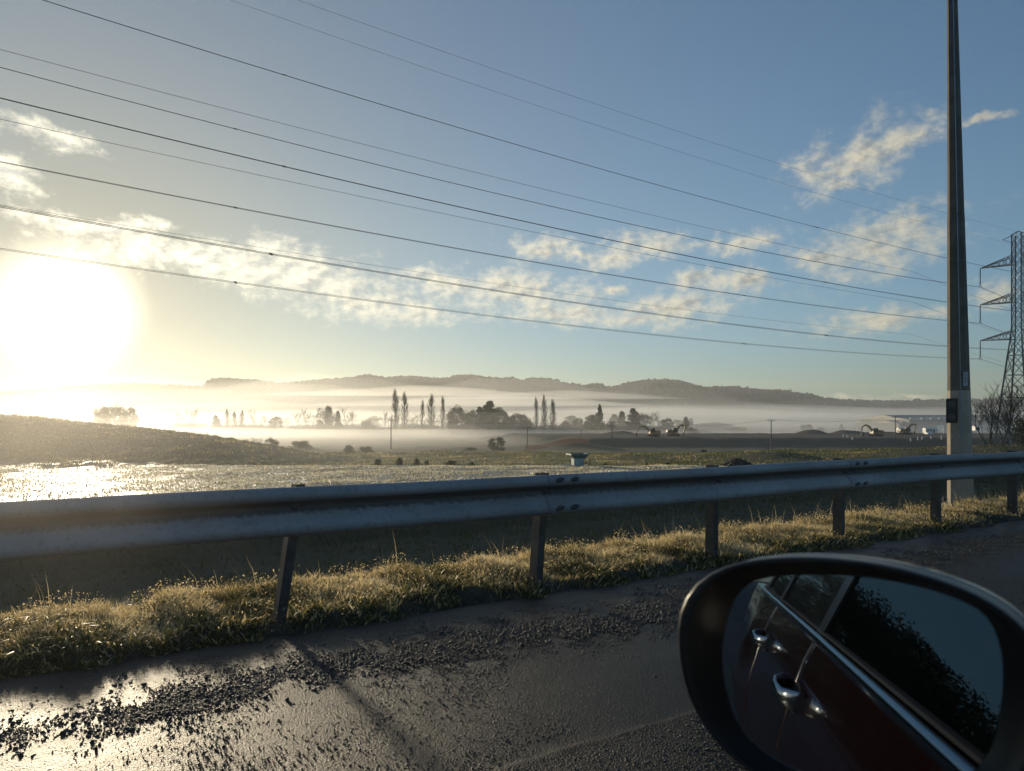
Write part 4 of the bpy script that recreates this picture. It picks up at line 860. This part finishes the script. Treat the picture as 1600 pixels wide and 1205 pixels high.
# orange netting fence
Y = 192; rt = empty('netting_fence', ((866-800)/F*Y, Y, CAMZ-(704-655)/F*Y)); tag(rt, 'faint orange safety netting on stakes at the foot of the grassy ramp', 'fence')
mb = MB(); n = 30; W_ = 100/F*Y
xs = [-W_*.45+W_*i/n for i in range(n+1)]; gx = [gz(rt.location.x+x_, Y)-rt.location.z for x_ in xs]
for i in range(n):
    for h0 in (.15, .4, .65, .9, 1.1): mb.add([(xs[i], 0, gx[i]+h0), (xs[i+1], 0, gx[i+1]+h0), (xs[i+1], 0, gx[i+1]+h0+.14), (xs[i], 0, gx[i]+h0+.14)], [(0, 1, 2, 3)])
mb.obj('net', M['net'], rt)
for i in range(0, n+1, 5): mb = MB(); mb.tube([(xs[i], .06, gx[i]-.2), (xs[i], .06, gx[i]+1.35)], .05, 5); mb.obj('stake', M['polewood'], rt)
# ================================================================ the car the picture is taken from
CO = RD(0, .25, CAMZ-.245); DC = (DV-OV*.05-ZV*.035).normalized(); ZC = (ZV+DC*.035).normalized(); ZC = (ZC-DC*ZC.dot(DC)).normalized(); OC = ZC.cross(DC).normalized()
car = empty('car', (CO-OC*.9-DC*.6).xy.to_3d()); tag(car, 'dark maroon car seen in its own wing mirror, chrome strip along the window line', 'car'); CI = -car.location
def CP(t, a, z): return CO+DC*t+OC*a+ZC*z+CI
def CPr(t, a, z): return CP(t, -1.8-a, z)
BP = [(0, 0), (.005, -.02), (.022, -.06), (.040, -.12), (.050, -.17), (.052, -.185), (.062, -.24), (.068, -.32), (.068, -.42), (.062, -.52), (.050, -.62), (.028, -.70), (-.02, -.76), (-.10, -.79)]
def bulge(t, z): return (.050*math.exp(-((t+2.0)/.42)**2)+.04*math.exp(-((t-1.55)/.4)**2))*math.exp(-((z+.38)/.22)**2)
def panel(name, t0, t1, fn=CP, parent=None, mat='paint'):
    mb = MB(); N = max(4, int((t1-t0)/.03)); loops = []
    for i in range(N+1):
        t = t0+(t1-t0)*i/N; zmin = -9
        for tw_ in (-2.0, 1.55):
            if abs(t-tw_) < .40: zmin = max(zmin, -.735+math.sqrt(.40**2-(t-tw_)**2))
        out = [fn(t, a+bulge(t, z), max(z, zmin)) for a, z in BP]
        e = .010*(1 if min(i, N-i) == 0 else 0)
        inn = [fn(t, a+bulge(t, z)-.03, max(z, zmin)) for a, z in BP[::-1]]
        loops.append(out+inn)
    mb.loft(loops); return mb.obj(name, M[mat], parent or car, smooth=False)
def smooth_long(o):
    o.data.polygons.foreach_set('use_smooth', [len(p.vertices) == 4 for p in o.data.polygons])
for nm, a, b in (('rear_fender', -2.75, -1.497), ('rear_door', -1.49, -.527), ('front_door', -.52, .92), ('front_fender', .927, 2.1)):
    o = panel(nm, a, b); smooth_long(o)
    if 'door' in nm:
        th = -.47 if nm == 'front_door' else -1.34; sf = .020
        def hp(t, z, out): 
            i = next(i for i in range(len(BP)-1) if BP[i+1][1] <= z); (a0, z0), (a1, z1) = BP[i], BP[i+1]; f_ = (z-z0)/(z1-z0); return CP(t, a0+(a1-a0)*f_+bulge(t, z)+out, z)
        mb = MB(); q = [hp(th+.075*math.cos(u), -.125+.028*math.sin(u), .0015) for u in np.linspace(0, 6.283, 17)[:-1]]
        cc = hp(th, -.125, .0005); mb.loft([q, [c_.lerp(cc, .5) for c_ in q]]); hc = mb.obj('handle_recess', M['plate'], o)
        mb = MB(); ps = [(-.125, .004), (-.115, .022), (-.085, .036), (0, .042), (.085, .036), (.115, .022), (.125, .004)]; loops = []
        for (u, w) in ps:
            c_ = hp(th+u*.85, -.115, w); r1, r2 = (.016 if abs(u) < .1 else .019), .007; loops.append([c_+ZC*(r1*math.cos(k))+OC*(r2*math.sin(k)) for k in np.linspace(0, 6.283, 13)[:-1]])
        mb.loft(loops); h = mb.obj('handle', M['chrome'], o); smooth_long(h)
for nm, a, b in (('far_side_panel', -2.75, 2.1),): smooth_long(panel(nm, a, b, CPr))
mb = MB(); N = 60; sec = [(0, .004), (.010, .001), (.012, -.008), (.009, -.017), (0, -.020), (-.01, -.008)]
mb.loft([[CP(-2.3+3.4*i/N, a+.002, z) for a, z in sec] for i in range(N+1)]); o = mb.obj('window_strip', M['chrome'], car); smooth_long(o)
mb = MB(); mb.loft([[CP(-2.3+3.4*i/N, a-.004, z) for a, z in [(0, .005), (.004, .0055), (.002, .009), (-.012, .009)]] for i in range(N+1)]); mb.obj('window_seal', M['rubber'], car)
GL = bpy.data.materials.new('window_glass'); GL.use_nodes = True; t_ = GL.node_tree; t_.nodes.clear(); q = G(t_)
fr = q.n('ShaderNodeFresnel', {0: 1.5}).outputs[0]
gs = q.n('ShaderNodeBsdfGlossy', {'Roughness': .005, 'Color': (.19, .225, .235, 1)}); tr = q.n('ShaderNodeBsdfTransparent', {0: (.93, .95, .94, 1)})
gco = q.n('ShaderNodeTexCoord').outputs['Object']; smear = q.m('MULTIPLY', q.ss(q.noise(gco, 9., 5, .6), .35, .7), q.m('ADD', .5, q.noise(gco, 60., 3, .6)))
dust = q.n('ShaderNodeBsdfRefraction', {'IOR': 1.3, 'Roughness': .58, 'Color': (1, .97, .9, 1)})
clean = q.n('ShaderNodeMixShader', {0: fr, 1: tr.outputs[0], 2: gs.outputs[0]}).outputs[0]
q.n('ShaderNodeOutputMaterial', {0: q.n('ShaderNodeMixShader', {0: q.m('ADD', .0022, q.m('MULTIPLY', smear, .0062)), 1: clean, 2: dust.outputs[0]}).outputs[0]})
OPAQ_GL = pmat('opaque_dark_glass', (.010, .012, .013), .03, spec=.6)  # opaque dark panes, chosen to keep daylight out of the cabin
def pane(name, quad, mat, fn=CP):
    mb = MB(); mb.add([fn(*p) for p in quad], [(0, 1, 2, 3)]); return mb.obj(name, mat, car)
Gs = lambda t, z: (t, -.006-.425*z, z)
pane('front_window', [Gs(-.47, .01), Gs(.98, .01), Gs(.50, .405), Gs(-.47, .405)], GL)
pane('rear_window', [Gs(-1.42, .01), Gs(-.55, .01), Gs(-.55, .405), Gs(-1.42, .405)], OPAQ_GL)
pane('quarter_window', [Gs(-2.1, .01), Gs(-1.5, .01), Gs(-1.5, .405), Gs(-1.75, .395)], OPAQ_GL)
pane('far_window', [Gs(-2.1, .01), Gs(.98, .01), Gs(.50, .405), Gs(-1.75, .405)], OPAQ_GL, CPr)
for a, b, a2, b2 in ((-.55, -.47, -.55, -.47), (-1.50, -1.42, -1.50, -1.42), (.98, 1.08, .50, .60), (-2.2, -2.1, -1.85, -1.75)):
    mb = MB(); q = [Gs(a, 0), Gs(b, 0), Gs(b2, .41), Gs(a2, .41)]
    mb.loft([[CP(*p) for p in q], [CP(p[0], p[1]+.006, p[2]) for p in q]]); mb.obj('window_pillar', M['black'], car)
    mb = MB(); mb.loft([[CPr(*p) for p in q], [CPr(p[0], p[1]+.006, p[2]) for p in q]]); mb.obj('window_pillar', M['black'], car)
rp = [(-.165, .40), (-.175, .43), (-.22, .465), (-.40, .495), (-.9, .51), (-1.40, .495), (-1.58, .465), (-1.625, .43), (-1.635, .40), (-1.6, .40), (-1.40, .455), (-.9, .47), (-.40, .455), (-.20, .40)]
mb = MB(); mb.loft([[CP(t, a*(1-s)+(-.9)*s, z-dz_) for a, z in rp] for t, s, dz_ in ((-2.0, .05, .02), (-1.7, .0, 0), (.3, 0, 0), (.62, .04, .02))]); o = mb.obj('roof', M['paint'], car)
# bonnet, tail, floor, windscreens, wheels, cabin
def slab(name, pts, mat, th=.03):
    mb = MB(); q = [Vector(CP(*p)) for p in pts]; n_ = (q[1]-q[0]).cross(q[2]-q[0]).normalized(); mb.loft([q, [v-n_*th for v in q]]); return mb.obj(name, mat, car)
slab('bonnet', [(1.0, -.03, -.01), (1.0, -1.77, -.01), (2.12, -1.72, -.16), (2.12, -.08, -.16)], M['paint']); slab('front_panel', [(2.12, -.04, -.16), (2.12, -1.76, -.16), (2.16, -1.76, -.75), (2.16, -.04, -.75)], M['paint'])
slab('tailgate', [(-2.78, -.04, -.02), (-2.78, -1.76, -.02), (-2.78, -1.76, -.75), (-2.78, -.04, -.75)], M['paint']); slab('floor_pan', [(-2.7, -.06, -.77), (-2.7, -1.74, -.77), (2.1, -1.74, -.77), (2.1, -.06, -.77)], M['trim'])
slab('windscreen', [(1.04, -.03, 0), (1.04, -1.77, 0), (.58, -1.60, .42), (.58, -.20, .42)], OPAQ_GL, .006); slab('rear_screen', [(-2.76, -.05, 0), (-2.76, -1.75, 0), (-2.0, -1.6, .41), (-2.0, -.2, .41)], OPAQ_GL, .006)
slab('cabin_floor', [(-2.7, -.06, -.35), (-2.7, -1.74, -.35), (1.0, -1.74, -.35), (1.0, -.06, -.35)], M['trim'])
slab('cabin_side', [(-2.6, -1.74, -.35), (1.0, -1.74, -.35), (1.0, -1.70, .05), (-2.6, -1.70, .05)], M['trim'])
slab('dashboard', [(.98, -.06, -.35), (.98, -1.74, -.35), (.80, -1.74, -.02), (.80, -.06, -.02)], M['trim'])
for tw_ in (-2.0, 1.55):
    for fn in (CP, CPr):
        def wring(r, a): return [fn(tw_+r*math.cos(u), a, -.735+r*math.sin(u)) for u in np.linspace(0, 6.283, 33)[:-1]]
        mb = MB(); mb.loft([wring(.34, -.17), wring(.345, -.02), wring(.325, .02), wring(.24, .02), wring(.22, -.03)]); wh = mb.obj('wheel', M['rubber'], car)
        mb = MB(); mb.loft([wring(.225, -.02), wring(.225, .012), wring(.205, .015), wring(.19, -.02), wring(.06, .0), wring(.02, .0)]); mb.obj('rim', M['chrome'], wh)
# wing mirror: outline of glass and housing laid out on the mirror plane
MN = Vector((-.6177, -.7787, .1096)).normalized(); MPt = Vector((.263, .55, -.187)); MC_ = MPt.dot(MN)
def onm(px, py, off=0.):
    v = Vector(((px-800)/F, 1, (655-py)/F)); return v*((MC_+off)/v.dot(MN))+Vector((0, 0, CAMZ))+CI
def resample(pts, n=72):
    pts = [Vector((*p, 0)) for p in pts]; m_ = len(pts); out = []
    def cr(p0, p1, p2, p3, u): return .5*((2*p1)+(p2-p0)*u+(2*p0-5*p1+4*p2-p3)*u*u+(3*p1-p0-3*p2+p3)*u**3)
    d_ = [cr(pts[i-1], pts[i], pts[(i+1) % m_], pts[(i+2) % m_], k/16) for i in range(m_) for k in range(16)]
    c_ = Vector((1350, 1055, 0)); an = sorted(d_, key=lambda p: math.atan2(p.y-c_.y, p.x-c_.x))
    A_ = np.array([math.atan2(p.y-c_.y, p.x-c_.x) for p in an]); X_ = np.array([p.x for p in an]); Y_ = np.array([p.y for p in an]); g_ = np.linspace(-math.pi, math.pi, n+1)[:-1]
    return [(float(np.interp(a, A_, X_, period=6.28319)), float(np.interp(a, A_, Y_, period=6.28319))) for a in g_]
OUTER = [(1071,960),(1085,925),(1110,900),(1150,881),(1200,871),(1260,868),(1330,872),(1400,883),(1470,902),(1530,926),(1582,958),(1622,1000),(1645,1050),(1652,1110),(1640,1180),(1600,1235),(1520,1268),(1430,1270),(1330,1255),(1235,1225),(1160,1180),(1110,1125),(1082,1070),(1070,1010)]
GLASS = [(1140,945),(1158,918),(1185,904),(1240,898),(1300,898),(1370,904),(1440,918),(1500,938),(1540,962),(1562,1005),(1568,1060),(1562,1120),(1545,1180),(1500,1225),(1420,1238),(1330,1232),(1250,1212),(1190,1180),(1150,1135),(1130,1080),(1124,1010)]
ol, gl = resample(OUTER), resample(GLASS)
mir = link('wing_mirror', None, car) if False else None
c0 = onm(1360, 1060); back = -MN
O0 = [onm(*p) for p in ol]; G0 = [onm(*p) for p in gl]
def scl(L_, s, dpt, ctr=c0): return [ctr+(v-ctr)*s+back*dpt for v in L_]
arm_dir = (-OC)
rim = [scl(G0, .985, .006), scl(G0, 1.0, .004), [a.lerp(b, .25)+MN*.004 for a, b in zip(G0, O0)], [a.lerp(b, .6)+MN*.016 for a, b in zip(G0, O0)], [a.lerp(b, .86)+MN*.020 for a, b in zip(G0, O0)], [a.lerp(b, .97)+MN*.014 for a, b in zip(G0, O0)], scl(O0, 1.0, -.002), scl(O0, 1.004, .012)]
mb = MB(); mb.loft(rim, cap=False); hs = mb.obj('mirror_housing', M['black'], car, smooth=True)
mb = MB(); mb.loft([scl(O0, 1.0, .010), scl(O0, 1.012, .018), scl(O0, 1.0, .045), scl(O0, .93, .080), scl(O0, .78, .110), scl(O0, .5, .128), scl(O0, .1, .134)]); cv = mb.obj('mirror_cover', M['paint'], hs, smooth=True)
MG = pmat('mirror_silver', (.40, .44, .47), .012, 1.0, .02)
mb = MB(); mb.add(scl(G0, .992, .0045), [tuple(range(len(G0)))]); mgo = mb.obj('mirror_glass', MG, hs)
if mgo.data.polygons[0].normal.dot(MN) < 0: mgo.data.flip_normals()
mb = MB(); e0 = onm(1640, 1150, -.03); e1 = CP(.62, .01, .03); mb.tube([e0, e0.lerp(e1, .5)-ZV*.01, e1], [.035, .03, .04], 10); mb.obj('mirror_arm', M['black'], hs)
# ================================================================ mist
def vol(name, dens, col, an, mesh, label):
    m = bpy.data.materials.new(name+'_air'); m.use_nodes = True; t = m.node_tree; t.nodes.clear(); q = G(t)
    v = q.n('ShaderNodeVolumePrincipled', {'Color': (*col, 1), 'Density': dens, 'Anisotropy': an}); o = t.nodes.new('ShaderNodeOutputMaterial'); t.links.new(v.outputs[0], o.inputs['Volume'])
    mesh.materials.append(m); ob = link(name, mesh); tag(ob, label, 'haze' if name == 'haze' else 'fog', None, 'stuff'); return ob
mb = MB(); mb.box((0, 0, 60), (2950, 2950, 76)); vol('haze', .00021, (.95, .95, .93), .5, mb.mesh('haze', None), 'thin bright morning haze over the whole valley')
def fogbank(cx, cy_, rx1, ry1, z0, z1, dens, seed, label, an=.6):
    n, m_ = 96, 26; vs = []; r = random.Random(seed); ph = [r.uniform(0, 6.28) for _ in range(12)]
    for side in (1, -1):
        for i in range(m_+1):
            q = i/m_
            for j in range(n):
                a = j/n*6.2832; rad = q*(1+.10*math.sin(3*a+ph[0])+.06*math.sin(7*a+ph[1])); x = cx+rx1*rad*math.cos(a); y = cy_+ry1*rad*math.sin(a)
                hgt = max(0, 1-q*q)**1.3
                und = 1+.14*math.sin(x/150+ph[2])*math.sin(y/190+ph[3])+.09*math.sin(x/55+ph[4]+y/140)+.04*math.sin(x/21+ph[5])
                z = z0+(z1-z0)*hgt*und if side > 0 else z0-1.2*hgt
                vs.append((x, y, z))
    fs = []; b = (m_+1)*n
    for s in (0, 1):
        for i in range(m_):
            for j in range(n):
                f_ = (s*b+i*n+j, s*b+i*n+(j+1) % n, s*b+(i+1)*n+(j+1) % n, s*b+(i+1)*n+j); fs.append(f_[::-1] if s == 0 else f_)
    for j in range(n): fs.append((m_*n+j, m_*n+(j+1) % n, b+m_*n+(j+1) % n, b+m_*n+j))
    mb = MB(); mb.add(vs, fs); me = mb.mesh('fog', None, True); import bmesh as bmm; bm = bmm.new(); bm.from_mesh(me); bmm.ops.remove_doubles(bm, verts=bm.verts, dist=.01); bmm.ops.recalc_face_normals(bm, faces=bm.faces); bm.to_mesh(me); bm.free()
    vol('fog_bank', dens, (.96, .96, .95), an, me, label)
fogbank(-120, 330, 380, 150, -8.9, -2.8, .0060, 1, 'low white mist on the meadow in front of the valley trees')
fogbank(150, 640, 1500, 330, -9.5, 11., .0022, 4, 'mist lying among and behind the valley trees')
fogbank(-350, 1250, 1250, 430, -9.5, 74, .0005, 2, 'thin upper veil of the fog climbing the left hills')
fogbank(-420, 1200, 1200, 390, -9.5, 52, .0008, 12, 'middle layer of the fog in front of the left hills')
fogbank(-300, 1150, 1150, 350, -9.5, 33, .0012, 13, 'deep fog bank filling the valley in front of the left hills')
fogbank(700, 1150, 1000, 330, -9.5, 20, .0012, 3, 'flat fog layer in front of the right hills')
fogbank(650, 1200, 1000, 330, -9.5, 36, .0005, 14, 'faint upper veil in front of the right hills')
fogbank(235, 365, 170, 55, -9.5, 3.5, .0050, 15, 'pale mist hanging before the warehouse')
fogbank(-60, 345, 300, 40, -9.5, 9, .0035, 16, 'soft mist drifting before the valley trees')
fogbank(-24, 38, 30, 15, -1.2, 3.6, .004, 7, 'added thin mist volume over the earth mound, standing in for sun glare', .55)  # added volume; its brightening stands in for the glare at left
for i, (px, py, Y, wpx, hpx) in enumerate(((760, 628, 900, 520, 14), (1000, 640, 850, 460, 9), (1180, 646, 800, 420, 7), (880, 618, 1300, 360, 12), (640, 612, 1350, 420, 14), (1330, 650, 700, 420, 6))):
    k = Y/F; z = CAMZ-(py-655)*k; fogbank((px-800)*k, Y, wpx*k*.55, 60, z-hpx*k*.4, z+hpx*k*.6, .0075, 20+i, 'wisp of mist drifting across the valley', .6)
